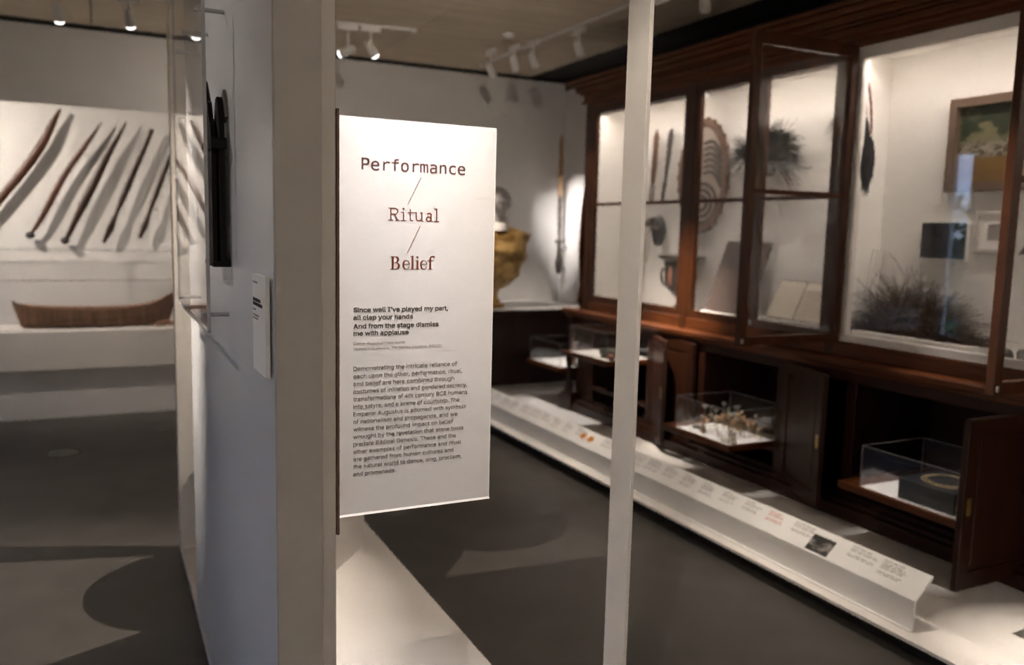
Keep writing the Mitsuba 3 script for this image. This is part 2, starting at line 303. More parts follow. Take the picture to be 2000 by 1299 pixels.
a3 = track((-0.8, 3.62), (1.9, 3.80), 'white ceiling track over the low white platform')
a4 = track((2.6, 4.48), (2.6, 1.8), 'white ceiling track between platform and cabinets')
a5 = track((0.4, 1.0), (1.6, 1.08), 'white ceiling track over the text panel')
a6 = track((-1.0, -0.55), (2.6, -0.55), 'white ceiling track added behind the camera to carry the fill spotlights')  # unseen track, added only to carry the fill lamps
# barn door of the clubs' spotlight: cuts the beam along z = 2.55 on the back wall
cp = np.array(LP['clubs'][0]); yb = cp[1] + 0.10; zb = cp[2] + (2.55 - cp[2]) * 0.10 / (8.1 - cp[1])
barn = box(cp[0] - .10, cp[0] + .22, yb, yb + .003, zb, zb + .11)
GLOW = (6, 5.6, 5.2)
def rail_flag(key):   # barn door that keeps a rail lamp off the cabinets: cuts the beam along x = 2.925, z = 0.30
    p = np.array(LP[key][0]); x = p[0] + (2.925 - p[0]) * 0.10 / (p[2] - 0.30)
    return box(x, x + .20, p[1] - .14, p[1] + .14, p[2] - .103, p[2] - .10)
pp_ = np.array(LP['panel'][0]); e_ = np.array([0.4490 - pp_[0], 1.75 - pp_[1]]); L_ = np.linalg.norm(e_); e_ /= L_; n_ = np.array([e_[1], -e_[0]])
if n_[0] > 0: n_ = -n_
q = [pp_[:2] + e_ * r_ + n_ * o_ for r_, o_ in ((.10, .0), (.103, .0), (.103, .13), (.10, .13))]   # cuts the beam along the panel's left edge
panel_flag = trimesh.convex.convex_hull(np.array([(*w_, z_) for w_ in q for z_ in (pp_[2] - .68, pp_[2] - .02)]))
for key, ang, lab, glow, bd in (
    ('clubs', a0, 'white track spotlight with a barn door left of the clubs', None, barn),
    ('niche', a0, 'white track spotlight pointing down, left of the two above the clubs', GLOW, None),
    ('boat', a0, 'white track spotlight tilted to the right, right of the two above the clubs', GLOW, None),
    ('corner', a1, 'white track spotlight tilted left, beside the column top', GLOW, None),
    ('bust', a1, 'white track spotlight tilted right, towards the bust', GLOW, None),
    ('spear', a2, 'farthest white spotlight of the three clustered on the long track', None, None),
    ('sideboard', a2, 'middle white spotlight of the three clustered on the long track', None, None),
    ('ledge', a2, 'nearest white spotlight of the three clustered on the long track', None, None),
    ('ledge_near', a2, 'single white spotlight hanging from the long track in front of the cornice', None, None),
    ('mat_mid', a2, 'white spotlight above the middle pull-out tray', None, None),
    ('mat_near', a2, 'white spotlight above the nearest pull-out tray', None, None),
    ('wood', a4, 'white spotlight turned to the cabinet ledge', None, None),
    ('rail_far', a4, 'white spotlight with a barn door, for the far end of the label rail', None, rail_flag('rail_far')),
    ('rail_mid', a4, 'white spotlight with a barn door, over the middle of the label rail', None, rail_flag('rail_mid')),
    ('rail_near', a4, 'white spotlight with a barn door, over the near end of the label rail', None, rail_flag('rail_near')),
    ('base_near', a4, 'white spotlight for the near end of the white base', None, None),
    ('stage_left', a3, 'white spotlight left of the platform', None, None),
    ('stage_right', a3, 'white spotlight right of the platform', None, None),
    ('carving', a3, 'white spotlight left of the partition, turned to the black carving', None, None),
    ('stage_back', a4, 'white spotlight in the middle track, turned to the platform', None, None),
    ('stage_near', a5, 'white spotlight left of the text panel spotlight', None, None),
    ('fill_back', a3, 'unseen spotlight added on the platform track to brighten the back wall', None, None),
    ('fill_left', a6, 'unseen spotlight added left behind the camera to lift the room light', None, None),
    ('fill_right', a6, 'unseen spotlight added right behind the camera to lift the room light', None, None),
    ('panel', a5, 'white spotlight with a barn door above the white text panel', None, panel_flag)):
    spotlight(*LP[key], ang, lab, glow=glow, barn=bd)
put('smoke_detector', lathe([(0, 0), (.05, 0), (.05, -.015), (.035, -.035), (0, -.037)], 24, (3.10, 6.48, ZC)), 'lamp_white', smooth=40, label='small round white smoke detector on the ceiling', category='smoke detector')
put('floor_outlet', lathe([(0, 0.006), (.085, 0.006), (.10, 0.002), (.10, 0), (0, 0)], 32, (-0.263, 6.417, 0)), 'jade', smooth=40, label='round dull grey floor outlet cover in front of the club display', category='floor outlet')

# ------------------------------------------------------------------ foreground: platform, partition, posts, text panel
put('low_platform', box(0.312, 1.237, 1.15, 4.30, 0, 0.03, 0.003), 'base_white', label='low white platform on the floor behind the text panel', category='platform')
PY = 1.742
struct('wall_center', box(0.317, 0.414, PY, 3.52, 0.03, 2.9, 0.002), 'satin_white', 'white partition wall seen end on in the foreground')
put('upright_post', box(0.4145, 0.446, PY + .004, PY + .11, 0.03, 2.9, 0.002), 'column_paint', label='narrow pale upright fixed to the end of the partition beside the text panel', category='post')
put('end_panel', box(0.317, 0.4135, PY - .012, PY - .0005, 0.03, 2.9, 0.0015), 'end_paint', label='beige end panel of the foreground partition', category='panel')
put('upright_post', box(1.235, 1.247, 1.775, 1.872, 0.03, 2.9, 0.0015), 'column_paint', label='slim free-standing white upright board right of the text panel', category='post')
pl = Polygon([(0.309, 0.03), (0.40, 0.03), (0.40, 2.9), (0.372, 2.86), (0.309, 2.50)])
put('upright_post', xz(extrude(pl, 0.09), 4.29), 'column_paint', label='white upright at the far left corner of the low platform', category='post')
# hidden from this side: the exhibit on the platform, whose round hat casts the curved shadows
k = thing('display_plinth', 'white square plinth set at an angle on the low platform', 'plinth')
a = np.array([1.135, 3.90]); u = np.array([-.633, -.774]); w = np.array([-.774, .633]); s = .54
pp = Polygon([a, a + u * s, a + u * s + w * s, a + w * s]); bd = extrude(pp, .80); bd.apply_translation((0, 0, .03)); put('body', bd, 'base_white', k)
tp = extrude(pp.buffer(.006, join_style=2), .015); tp.apply_translation((0, 0, .83)); put('top', tp, 'base_white', k)
hc = a + (u + w) * s / 2
k = thing('brimmed_hat', 'round wide brimmed straw hat on a stand on the angled plinth', 'hat')
put('brim', lathe([(.0, .0), (.245, -.02), (.25, -.017), (.245, -.014), (.10, .012), (.0, .014)], 48, (*hc, 1.35)), 'straw', k, smooth=40)
put('crown', lathe([(.098, .008), (.095, .08), (.075, .115), (.0, .125)], 32, (*hc, 1.35)), 'straw', k, smooth=40)
put('stand', lathe([(0, 0), (.09, 0), (.09, .012), (.012, .02), (.012, .50), (0, .505)], 24, (*hc, .845)), 'steel', k, smooth=40)

# text panel, written side facing -y at y = YP
YP = 1.750
panel = thing('text_panel', 'large white acrylic text panel headed Performance, Ritual, Belief', 'text panel')
put('sheet', box(0.4535, 0.8110, YP, YP + .010, 0.972, 1.829), 'panel_white', panel)
put('edge_glint', box(0.8110, 0.8140, YP - .0005, YP + .010, 0.969, 1.829, .0008), 'edge_glint_white', panel, label='right edge with its glint painted bright white')  # glint of the clear edge, painted as a white strip
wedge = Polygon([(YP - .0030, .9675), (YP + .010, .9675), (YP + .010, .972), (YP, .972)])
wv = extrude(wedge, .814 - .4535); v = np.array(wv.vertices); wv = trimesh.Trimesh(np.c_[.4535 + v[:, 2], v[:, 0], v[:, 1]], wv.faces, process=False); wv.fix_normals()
put('edge_glint', wv, 'edge_glint_white', panel, label='lower edge with its glint painted bright white')  # lower glint, painted white on a wedge tilted up to the lamp
put('mounting_bar', box(0.4470, 0.4530, YP - .006, YP + .012, 0.93, 1.842, .001), 'bar_brown', panel, label='dark reddish brown mounting bar along the left edge')
D = 0.0006
def line(name, shape, mat): return put(name, xz(poly_mesh(shape, D), YP - .0001), mat, panel)
def fit(shape, x0, x1, z, kx=None):
    b = shape.bounds; sx = (x1 - x0) / (b[2] - b[0]); return affinity.translate(affinity.scale(affinity.translate(shape, -b[0], 0), sx, 1, origin=(0, 0)), x0, z)
line('heading_performance', fit(text_poly('Performance', .0245, mono=True), .5015, .738, 1.7215), 'ink_plum')
# slab and high contrast serif headings, drawn by hand: capital height 1, x-height .70
def st(pts, w): return LineString(pts).buffer(w / 2, cap_style=2, join_style=2)
def arc(cx, cy, rx, ry, a0, a1, n=24): return [(cx + rx * math.cos(math.radians(t)), cy + ry * math.sin(math.radians(t))) for t in np.linspace(a0, a1, n)]
def R_(x0, x1, y0, y1): return sbox(x0, y0, x1, y1)
def ring(cx, cy, rx, ry, wx, wy): 
    e = affinity.scale(Point(cx, cy).buffer(1, 24), rx, ry); return e.difference(affinity.scale(Point(cx, cy).buffer(1, 24), rx - wx, ry - wy))
S, H = .078, .062
def serif(x, y, w): return R_(x - w / 2, x + w / 2, y, y + H)
def ritual():
    g = []; x = .16
    g += [R_(x - S / 2, x + S / 2, 0, 1), serif(x, 0, .34), R_(x - .17, x + .25, 1 - H, 1), st([(x + .2, 1 - H / 2)] + arc(x + .30, .735, .20, .2275, 90, -90) + [(x, .5075)], H * 1.05), st([(x + .26, .50), (x + .50, .04)], S), R_(x + .36, x + .64, 0, H)]; x += .93
    def i_(x): return [R_(x - S / 2, x + S / 2, 0, .70), serif(x, 0, .36), R_(x - .20, x, .70 - H, .70), Point(x - .01, .95).buffer(.07)]
    g += i_(x); x += .50
    g += [st([(x, .92), (x, .16)] + arc(x + .13, .16, .13, .12, 180, 300), S), R_(x - .17, x + .25, .70 - H, .70)]; x += .44
    g += [st([(x, .70), (x, .24)] + arc(x + .19, .24, .19, .20, 180, 330), S), R_(x - .15, x, .70 - H, .70), R_(x + .42 - S / 2, x + .42 + S / 2, 0, .70), R_(x + .28, x + .42, .70 - H, .70), R_(x + .42, x + .56, 0, H)]; x += .78
    g += [ring(x + .16, .20, .21, .21, .085, .075), R_(x + .31, x + .31 + S, 0, .50), st(arc(x + .20, .49, .155, .17, 0, 150), .085), R_(x + .36, x + .50, 0, H)]; x += .76
    g += [R_(x - S / 2, x + S / 2, 0, 1.04), R_(x - .18, x, 1.04 - H, 1.04), serif(x, 0, .36)]
    return unary_union(g)
def belief():
    g = []; B, h = .135, .035
    def sf(x, y, w): return R_(x - w / 2, x + w / 2, y, y + h)
    def bowl(cx, cy, rx, ry, w): 
        e = affinity.scale(Point(cx, cy).buffer(1, 24), rx, ry); i = affinity.scale(Point(cx - .01, cy).buffer(1, 24), rx - w, ry - h); return e.difference(i).intersection(R_(cx, cx + 2, -1, 3))
    x = .16
    g += [R_(x - B / 2, x + B / 2, 0, 1), R_(x - .16, x + .28, 0, h), R_(x - .16, x + .25, 1 - h, 1), bowl(x + .22, .755, .235, .245, .13), bowl(x + .24, .26, .285, .26, .145), R_(x, x + .25, .502, .502 + h)]; x += .72
    def e_(x): 
        r = affinity.scale(Point(x + .24, .35).buffer(1, 24), .26, .365); i = affinity.scale(Point(x + .275, .355).buffer(1, 24), .185, .325)
        return [r.difference(i).difference(R_(x + .26, x + .6, .22, .385)), R_(x + .06, x + .47, .385, .385 + h)]
    g += e_(x); x += .64
    g += [R_(x, x + B, 0, 1.05), sf(x + B / 2, 0, .30), R_(x - .09, x + .02, 1.05 - h, 1.05)]; x += .36
    g += [R_(x, x + B, 0, .70), sf(x + B / 2, 0, .30), R_(x - .09, x + .02, .70 - h, .70), Point(x + .06, .95).buffer(.075)]; x += .28
    g += e_(x); x += .66
    g += [R_(x, x + B, 0, .80), sf(x + B / 2, 0, .32), R_(x - .12, x + .30, .70 - h, .70), st([(x + B / 2, .78)] + arc(x + .24, .80, .17, .22, 180, 60), .10), Point(x + .36, .97).buffer(.06)]
    return unary_union(g)
def scaled(shape, h): return affinity.scale(shape, h, h, origin=(0, 0))
line('heading_ritual', fit(scaled(ritual(), .0275), .561, .677, 1.616), 'ink_brown')
line('heading_belief', fit(scaled(belief(), .0280), .566, .669, 1.511), 'ink_brown')
for (p, q) in (((.634, 1.710), (.604, 1.651)), ((.633, 1.605), (.604, 1.546))): line('slash', LineString([p, q]).buffer(.0008, cap_style=2), 'ink_line')
for t, xr, z in (("Since well I've played my part,", .7016, 1.4188), ('all clap your hands', .6187, 1.4022), ('And from the stage dismiss', .6793, 1.3834), ('me with applause', .6091, 1.3679)):
    line('quote_line', fit(text_poly(t, .0098, bold=3), .4845, xr, z), 'ink')
for t, xr, z in (("Caesar Augustus's last words", .6008, 1.3479), ('(quoted in Suetonius, The Deified Augustus, AD121)', .6867, 1.3368)):
    line('caption_line', fit(text_poly(t, .0056), .4845, xr, z), 'ink_pale')
BODY = ['Demonstrating the intricate reliance of', 'each upon the other, performance, ritual,', 'and belief are here combined through', 'costumes of initiation and gendered secrecy,', 'transformations of 4th century BCE humans', 'into satyrs, and a scene of courtship. The', 'Emperor Augustus is adorned with symbols', 'of nationalism and propaganda, and we', 'witness the profound impact on belief', 'wrought by the revelation that stone tools', 'predate Biblical Genesis. These and the', 'other examples of performance and ritual', 'are gathered from human cultures and', 'the natural world to dance, sing, proclaim,', 'and promenade.']
XE = [0.7257, 0.7386, 0.7193, 0.7515, 0.7528, 0.733, 0.7498, 0.7287, 0.7184, 0.7442, 0.7257, 0.7394, 0.7201, 0.7407, 0.5818]
for i, t in enumerate(BODY): line('body_line', fit(text_poly(t, .0092), .4845, XE[i], 1.2914 - i * .01675), 'ink_body')

# partition's left face: label, clear sheet on standoffs, black carving
k = thing('object_label', 'white upright label card on the left face of the partition', 'label')
put('card', box(0.303, 0.313, 1.765, 1.922, 1.281, 1.494, .001), 'card', k)
for z, n, w in ((1.477, 1, .055), (1.440, 2, .085), (1.431, 2, .10), (1.417, 1, .03), (1.405, 1, .07), (1.398, 1, .05)):
    y = 1.913; bars = []
    while y > 1.913 - w: l = random.uniform(.012, .024); bars.append(box(.3022, .3029, y - l, y, z - .0028 * n, z + .0008 * n)); y -= l + .004
    put('printed_line', cat(*bars), 'ink_pale' if n == 1 else 'ink', k)
k = thing('clear_acrylic_sheet', 'clear acrylic sheet standing off the left face of the partition', 'acrylic sheet')
put('pane', trimesh.Trimesh([(.25, 2.318, 1.318), (.25, 3.20, 1.318), (.25, 3.20, 2.60), (.25, 2.318, 2.60)], [(0, 1, 2), (0, 2, 3)], process=False), 'glass', k)
put('near_edge', box(.2485, .2575, 2.312, 2.318, 1.315, 2.60), 'edge', k); put('far_edge', box(.2485, .2575, 3.20, 3.206, 1.315, 2.60), 'edge', k); put('lower_edge', box(.2485, .2575, 2.318, 3.20, 1.313, 1.318), 'edge', k)
for y, z in ((2.41, 2.156), (2.775, 2.169), (3.0, 2.150), (3.13, 1.342), (2.91, 1.327), (2.415, 1.352)):
    put('standoff', tube([(.243, y, z), (.248, y, z), (.249, y, z), (.3165, y, z)], [.008, .008, .006, .006], 14), 'edge', k, smooth=40)
k = thing('black_carving', 'tall black pointed carving with a band, fixed on the white partition', 'carving')
b1 = Polygon([(-2.56, 1.487), (-2.385, 1.487), (-2.385, 1.80), (-2.40, 1.86), (-2.43, 1.885), (-2.455, 1.925), (-2.48, 1.935), (-2.51, 1.965), (-2.55, 1.995), (-2.56, 1.99)])
put('front_blade', yz(extrude(b1, .012), .287), 'blade_black', k)
b2 = Polygon([(-2.54, 1.487), (-2.355, 1.487), (-2.352, 1.78), (-2.36, 1.85), (-2.375, 1.90), (-2.40, 1.935), (-2.43, 1.93), (-2.47, 1.86), (-2.54, 1.82)])
put('back_blade', yz(extrude(b2, .014), .306), 'blade_black', k)
put('horn_tip', yz(extrude(Polygon([(-2.41, 1.87), (-2.36, 1.88), (-2.375, 1.93), (-2.40, 1.955), (-2.425, 1.94)]), .008), .3160), 'horn_grey', k)
put('band', box(.270, .309, 2.345, 2.565, 1.795, 1.825, .002), 'blade_black', k); put('lower_binding', box(.272, .3165, 2.36, 2.55, 1.485, 1.50, .002), 'blade_black', k)

# ------------------------------------------------------------------ left: clubs, shelf, canoe
CL = [
 ('thick dark red wooden club, leftmost on the white wall', 'club_red', [(-.254,2.508),(-.322,2.370),(-.382,2.242),(-.472,2.092),(-.595,1.913),(-.709,1.760),(-.822,1.604),(-.935,1.438)], [.012,.030,.036,.036,.033,.031,.030,.034], None),
 ('slim reddish club with a black knob, second from the left on the white wall', 'club_red', [(.051,2.428),(-.023,2.309),(-.123,2.155),(-.223,2.002),(-.304,1.851),(-.377,1.701),(-.457,1.552),(-.511,1.475)], [.006,.016,.022,.024,.026,.026,.022,.014], (-.511, 1.468)),
 ('dark brown club with a black knob, third from the left on the white wall', 'club_dark', [(.243,2.447),(.180,2.323),(.097,2.168),(.005,1.971),(-.078,1.797),(-.161,1.623),(-.222,1.493),(-.255,1.429)], [.006,.018,.026,.030,.033,.033,.024,.018], (-.258, 1.428)),
 ('brown club ending in a long carved grip, fourth from the left on the white wall', 'club_dark', [(.442,2.398),(.369,2.207),(.291,2.029),(.218,1.852),(.154,1.697),(.107,1.579),(.094,1.545),(.070,1.49),(.035,1.416)], [.018,.019,.021,.024,.027,.024,.015,.030,.013], None),
 ('brown club with a swollen grip, nearest the acrylic sheet on the white wall', 'club_dark', [(.660,2.37),(.589,2.177),(.519,1.997),(.461,1.840),(.404,1.683),(.377,1.603),(.366,1.570),(.345,1.52),(.316,1.460)], [.014,.017,.019,.022,.023,.021,.014,.027,.015], None)]
for lab, mat, pts, rad, knob in CL:
    k = thing('wooden_club', lab, 'club', 'wooden clubs on the white wall')
    p, t = spline([(x, 8.035, z) for x, z in pts], 34); r = np.interp(t, np.linspace(0, 1, len(rad)), rad)
    put('shaft', tube(p, r, 12, flat=.55), mat, k, smooth=60)
    if knob:
        s = trimesh.creation.icosphere(2, 1.0); s.apply_scale((.034, .03, .030)); s.apply_translation((knob[0], 8.035, knob[1])); put('knob', s, 'mask_black', k, smooth=True)
    for f in (.3, .72):
        c = p[int(f * 33)]; put('wall_pin', tube([(c[0], 8.035, c[2]), (c[0], 8.0995, c[2])], .005, 8), 'steel', k)
struct('trim_4', box(XL, 1.6, YB - .004, YB, 1.085, 1.092), 'ink_pale', 'thin joint line across the white wall behind the canoe')
k = thing('display_shelf', 'long white display shelf below the clubs', 'display shelf')
put('top_band', box(XL + .02, 1.55, 7.565, YB, .40, .715, .004), 'base_white', k); put('base', box(XL + .02, 1.55, 7.61, YB, 0, .40), 'wall_paint', k)
def case(name, lab, cat_, x0, x1, y0, y1, z0, z1, e=.0035, parent=None):
    k = parent or thing(name, lab, cat_)
    P = [(x, y, z) for z in (z0, z1) for x, y in ((x0, y0), (x1, y0), (x1, y1), (x0, y1))]
    for q in ((0, 1, 5, 4), (1, 2, 6, 5), (2, 3, 7, 6), (3, 0, 4, 7), (4, 5, 6, 7)):
        put('pane', trimesh.Trimesh([P[i] for i in q], [(0, 1, 2), (0, 2, 3)], process=False), 'glass', k)
    ed = [(4, 5), (5, 6), (6, 7), (7, 4), (0, 4), (1, 5), (2, 6), (3, 7)]
    for a, b in ed:
        a, b = np.minimum(P[a], P[b]) - e / 2, np.maximum(P[a], P[b]) + e / 2
        put('edge', box(a[0], b[0], a[1], b[1], a[2], b[2]), 'thin_edge', k)
    return k
case('acrylic_cover', 'long clear acrylic cover over the bark canoe on the white shelf', 'acrylic cover', -1.4, 1.25, 7.60, 8.02, .7165, 1.36, .004)
def canoe():
    n, mseg = 44, 14; V = []
    for i in range(n):
        s = i / (n - 1); x = -.648 + s * 1.245
        top = np.interp(x, [-.648, -.605, -.50, -.38, -.18, -.03, .165, .33, .43, .52, .597], [.945, .915, .899, .884, .876, .869, .878, .892, .925, .975, 1.02])
        bot = np.interp(x, [-.648, -.615, -.597, -.58, .50, .535, .56, .597], [.925, .82, .74, .719, .719, .76, .86, 1.0])
        e = min(s, 1 - s) * 2; wd = .105 * (1 - (1 - min(1, e * 1.5)) ** 2.2) + .004
        for j in range(mseg + 1):
            a = -math.pi / 2 + math.pi * j / mseg      # from one gunwale, under the hull, to the other
            yy = wd * math.sin(a); zz = top - (top - bot) * (math.cos(a) ** .55)
            V.append((x, 7.80 + yy, zz))
    V = np.array(V); F = []
    for i in range(n - 1):
        for j in range(mseg):
            a, b = i * (mseg + 1) + j, (i + 1) * (mseg + 1) + j; F += [(a, b, b + 1), (a, b + 1, a + 1)]
    V2 = V.copy(); V2[:, 1] = 7.80 + (V2[:, 1] - 7.80) * .93; V2[:, 2] += .003; o = len(V)
    F2 = [(f[0] + o, f[2] + o, f[1] + o) for f in F]
    R = []
    for j in (0, mseg):
        for i in range(n - 1):
            a, b = i * (mseg + 1) + j, (i + 1) * (mseg + 1) + j; R += [(a, a + o, b + o), (a, b + o, b)]
    return trimesh.Trimesh(np.vstack([V, V2]), F + F2 + R, process=False)
k = thing('bark_canoe', 'brown bark canoe model with upturned ends on the white shelf', 'canoe model')
put('hull', canoe(), 'bark', k, smooth=50)
for yy in (7.75, 7.85):
    p, t = spline([(-.58, 7.80 + (yy - 7.80) * .5, .905), (-.38, yy - (yy - 7.8) * .05, .888), (-.03, yy + (yy - 7.8) * 1.0, .873), (.30, yy, .893), (.50, 7.8 + (yy - 7.8) * .35, .955)], 20)
    put('gunwale', tube(p, .007, 8), 'bark_pale', k, smooth=60)
k = thing('bark_bundle', 'small pinkish brown bark bundle beside the right end of the canoe', 'bundle')
for i in range(5):
    x = .44 + .03 * i; put('strip', tube([(x - .05, 7.665 + .012 * (i % 2), .735 + .004 * i), (x, 7.66, .752 + .006 * (i % 3)), (x + .06, 7.67 + .01 * (i % 3), .735)], [.008, .018, .008], 10), 'bark_pale', k, smooth=60)
put('caption_card', box(.16, .42, 7.612, 7.648, .7155, .728, .002), 'card', label='low white caption card in front of the canoe', category='card')
put('caption_card', box(-.86, -.53, 7.612, 7.655, .7155, .726, .002), 'card', label='white caption card left of the canoe', category='card')

# ------------------------------------------------------------------ right: raised base, label rail
ZB = .085
k = thing('display_platform', 'long low white plinth carrying the tall wooden cabinets', 'platform')
put('deck', box(2.73, XR - .002, -1.5, YB - .002, .068, ZB, .002), 'base_white', k); put('kick', box(2.80, XR - .002, -1.4, YB - .002, 0, .068), 'black', k, label='black recessed kick strip')
RY0, RY1 = 2.08, 7.0
k = thing('label_rail', 'long white label rail with a sloped top on the front of the base', 'label rail')
prof = Polygon([(2.800, ZB), (2.806, ZB), (2.806, .205), (2.900, .289), (2.896, .295), (2.800, .210)])
m = extrude(prof, RY1 - RY0); v = np.array(m.vertices); m = trimesh.Trimesh(np.c_[v[:, 0], RY0 + v[:, 2], v[:, 1]], m.faces, process=False); m.fix_normals()
put('board', m, 'white', k); put('foot', box(2.785, 2.8, RY0, RY1, ZB, ZB + .006), 'white', k)
SL = np.array([2.896 - 2.800, 0, .295 - .210]); SLn = SL / np.linalg.norm(SL); NRM = np.array([-SLn[2], 0, SLn[0]]); LEN = np.linalg.norm(SL)
def on_slope(y0, y1, s0, s1, h=.0005):   # y0 > y1; s from the upper edge, in metres
    o = np.array([2.896, 0, .295]); out = []
    for y in (y0, y1):
        for s in (s0, s1): out.append(o - SLn * s + [0, y, 0])
    P = np.array([out[0], out[1], out[3], out[2]]); V = np.vstack([P + NRM * .0002, P + NRM * h])
    return trimesh.convex.convex_hull(V)
y = 6.75; LW = .165; g = 0
SPECIAL = []
while y > 2.2:
    red = abs(y - 2.93) < .09; w = LW * random.uniform(.62, .95)
    if abs(y - 4.62) < .10:
        for q in (4.665, 4.575):
            c = np.array([2.896, 0, .295]) - SLn * .058 + [0, q, 0]
            d = lathe([(0, .0002), (1, .0002), (1, .0008), (0, .0008)], 20); d.apply_scale((.024, .033, 1)); fm = np.eye(4); fm[:3, 0], fm[:3, 1], fm[:3, 2], fm[:3, 3] = SLn, [0, 1, 0], NRM, c; d.apply_transform(fm)
            put('orange_print', d, 'print_orange', k, label='orange oval print')
    elif abs(y - 2.60) < .085:
        put('photograph', on_slope(2.66, 2.535, .034, .118, .0006), 'photo_print', k, label='small dark photograph')
    else:
        bars = []; s = .014; rows = random.choice((5, 6, 7, 8))
        for r in range(rows):
            ll = w * (random.uniform(.75, 1) if r else random.uniform(.45, .8)); q = y
            while q > y - ll: L = min(random.uniform(.018, .045), q - (y - ll) + .002); bars.append(on_slope(q, q - L, s, s + (.0052 if r else .0062))); q -= L + .006
            s += .0085 + (.010 if r == rows - 3 else 0) + (.004 if r == 0 else 0)
        put('printed_text', cat(*bars), 'print_red' if red else 'print_grey', k)
    y -= LW

# ------------------------------------------------------------------ the tall cabinet
XF = 3.70; XB = 4.0; ZG0, ZG1 = 1.07, 2.575
cab = thing('display_cabinet', 'tall dark mahogany glazed display cabinet along the right wall', 'cabinet')
Y0, Y1 = 0.30, 6.15      # near and far ends
POSTS = [(6.05, 6.15), (4.72, 4.795), (3.385, 3.455), (1.88, 1.95), (.30, .40)]
BAYS = [(4.795, 6.05), (3.455, 4.72), (1.95, 3.385), (.40, 1.88)]
for a, b in POSTS: put('stile', box(XF - .012, XF + .045, a, b, .95, 2.66, .004), 'mahogany', cab)
# far end panel with a scroll outline, and near end panel
sc = Polygon([(3.70, .95), (4.5, .95), (4.5, 2.66), (3.70, 2.66), (3.70, 2.0), (3.675, 1.75), (3.665, 1.45), (3.685, 1.15), (3.665, 1.02)])
m = xz(extrude(sc, .03), 6.180); put('end_panel', m, 'mahogany', cab)
put('end_panel', box(XF, 4.5, .27, .30, .95, 2.66), 'mahogany', cab)
put('top_rail', box(XF - .008, XF + .045, Y0, Y1, 2.625, 2.70, .003), 'mahogany_rail_lit', cab)
put('bottom_rail', box(XF - .008, XF + .045, Y0, Y1, .95, 1.03, .003), 'mahogany_rail_lit', cab)
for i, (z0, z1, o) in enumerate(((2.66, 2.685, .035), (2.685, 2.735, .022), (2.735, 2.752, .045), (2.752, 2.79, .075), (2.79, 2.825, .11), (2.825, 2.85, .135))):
    put('cornice_moulding', box(XF - o, 4.5, Y0 - .03 - o, Y1 + .03 + o, z0, z1, .006), 'mahogany_rail_lit', cab)
for z0, z1, o in ((.905, .95, .10), (.885, .905, .075)): put('ledge_moulding', box(XF - o, 4.5, Y0 - .03 - o, Y1 + .08 + o, z0, z1, .010 if o > .09 else .004), 'mahogany_rail_lit', cab)
# white lined interiors
for n, (a, b) in enumerate(BAYS):
    x1 = XB
    put('white_back', box(x1, x1 + .02, a - (.04 if n == 0 else .02), b + (.037 if n == 1 else .02), 1.0, 2.66), 'liner', cab)
    put('white_floor', box(XF + .046, x1, a - (.038 if n == 0 else 0), b + (.037 if n == 1 else 0), .985, 1.035), 'liner', cab)
    put('white_ceiling', box(XF + .046, x1, a - (.038 if n == 0 else 0), b + (.037 if n == 1 else 0), 2.60, 2.62), 'liner', cab)
    for q in ((b,), (a - .02,), (a - .02, b), (a - .02, b))[n]: put('white_side', box(XF + .046, x1, q, q + .02, 1.035, 2.60), 'liner', cab)
    if n != 2: put('white_valance', box(XF + .0455, XF + .0505, a, b, 2.556, 2.60), 'liner', cab)
    sk = put('light_strip', box(XF + .052, XF + .150, a + .05, b - .05, 2.592, 2.598), 'lamp_white', cab)
    sv = np.array([(XF + .052, a + .06, 2.5915), (XF + .052, b - .06, 2.5915), (XF + .086, b - .06, 2.5755), (XF + .086, a + .06, 2.5755)])
    ek = put('light_diffuser', trimesh.Trimesh(sv, [(0, 1, 2), (0, 2, 3)], process=False), 'lamp_white', cab)
    scene[ek]['emitter'] = {'type': 'area', 'radiance': rgb(*[x * UNIT for x in STRIP_RADIANCE]), 'sampling_weight': 1.5}
    if n == 2: continue
    mid = (a + b) / 2
# white liner frame with an inner pane in the open bay
a, b = BAYS[2]
fr = minus(box(XF + .001, XF + .046, a, b, 1.035, 2.623), box(XF - .1, XF + .2, a + .06, b - .06, 1.075, 2.560)); put('white_frame', fr, 'base_white', cab)
put('inner_pane', trimesh.Trimesh([(XF + .02, a + .06, 1.075), (XF + .02, b - .06, 1.075), (XF + .02, b - .06, 2.56), (XF + .02, a + .06, 2.56)], [(0, 1, 2), (0, 2, 3)], process=False), 'glass', cab)
def leaf(w, zb, zt):   # a glazed door leaf, hinge at the origin, reaching along +x, front face towards -y
    S_, TR, BR, TH = .046, .062, .046, .036
    f = minus(box(0, w, -TH / 2, TH / 2, zb, zt, .003), box(S_, w - S_, -.1, .1, zb + BR, zt - TR))
    pane = trimesh.Trimesh([(S_ - .004, 0, zb + BR - .004), (w - S_ + .004, 0, zb + BR - .004), (w - S_ + .004, 0, zt - TR + .004), (S_ - .004, 0, zt - TR + .004)], [(0, 1, 2), (0, 2, 3)], process=False)
    return f, pane, box(S_, w - S_, -.012, .012, 1.822, 1.846)
def door(hx, hy, ang, w, lab=None):
    X = rotz(ang, (hx, hy, 0)); f, p, b = leaf(w, 1.033, 2.628)
    k = put('door', place(f, X), 'mahogany', cab, label=lab); 
    put('pane', place(p, X), 'glass', k); put('glazing_bar', place(b, X), 'mahogany', k)
    put('bolt', place(box(w - .026, w - .010, .018, .024, 1.045, 1.070, .002), X), 'steel', k)
for a, b in (BAYS[0], BAYS[1], BAYS[3]):
    mid = (a + b) / 2
    door(XF + .012, b, -90, b - mid - .001); door(XF + .012, a, 90, mid - a - .001)
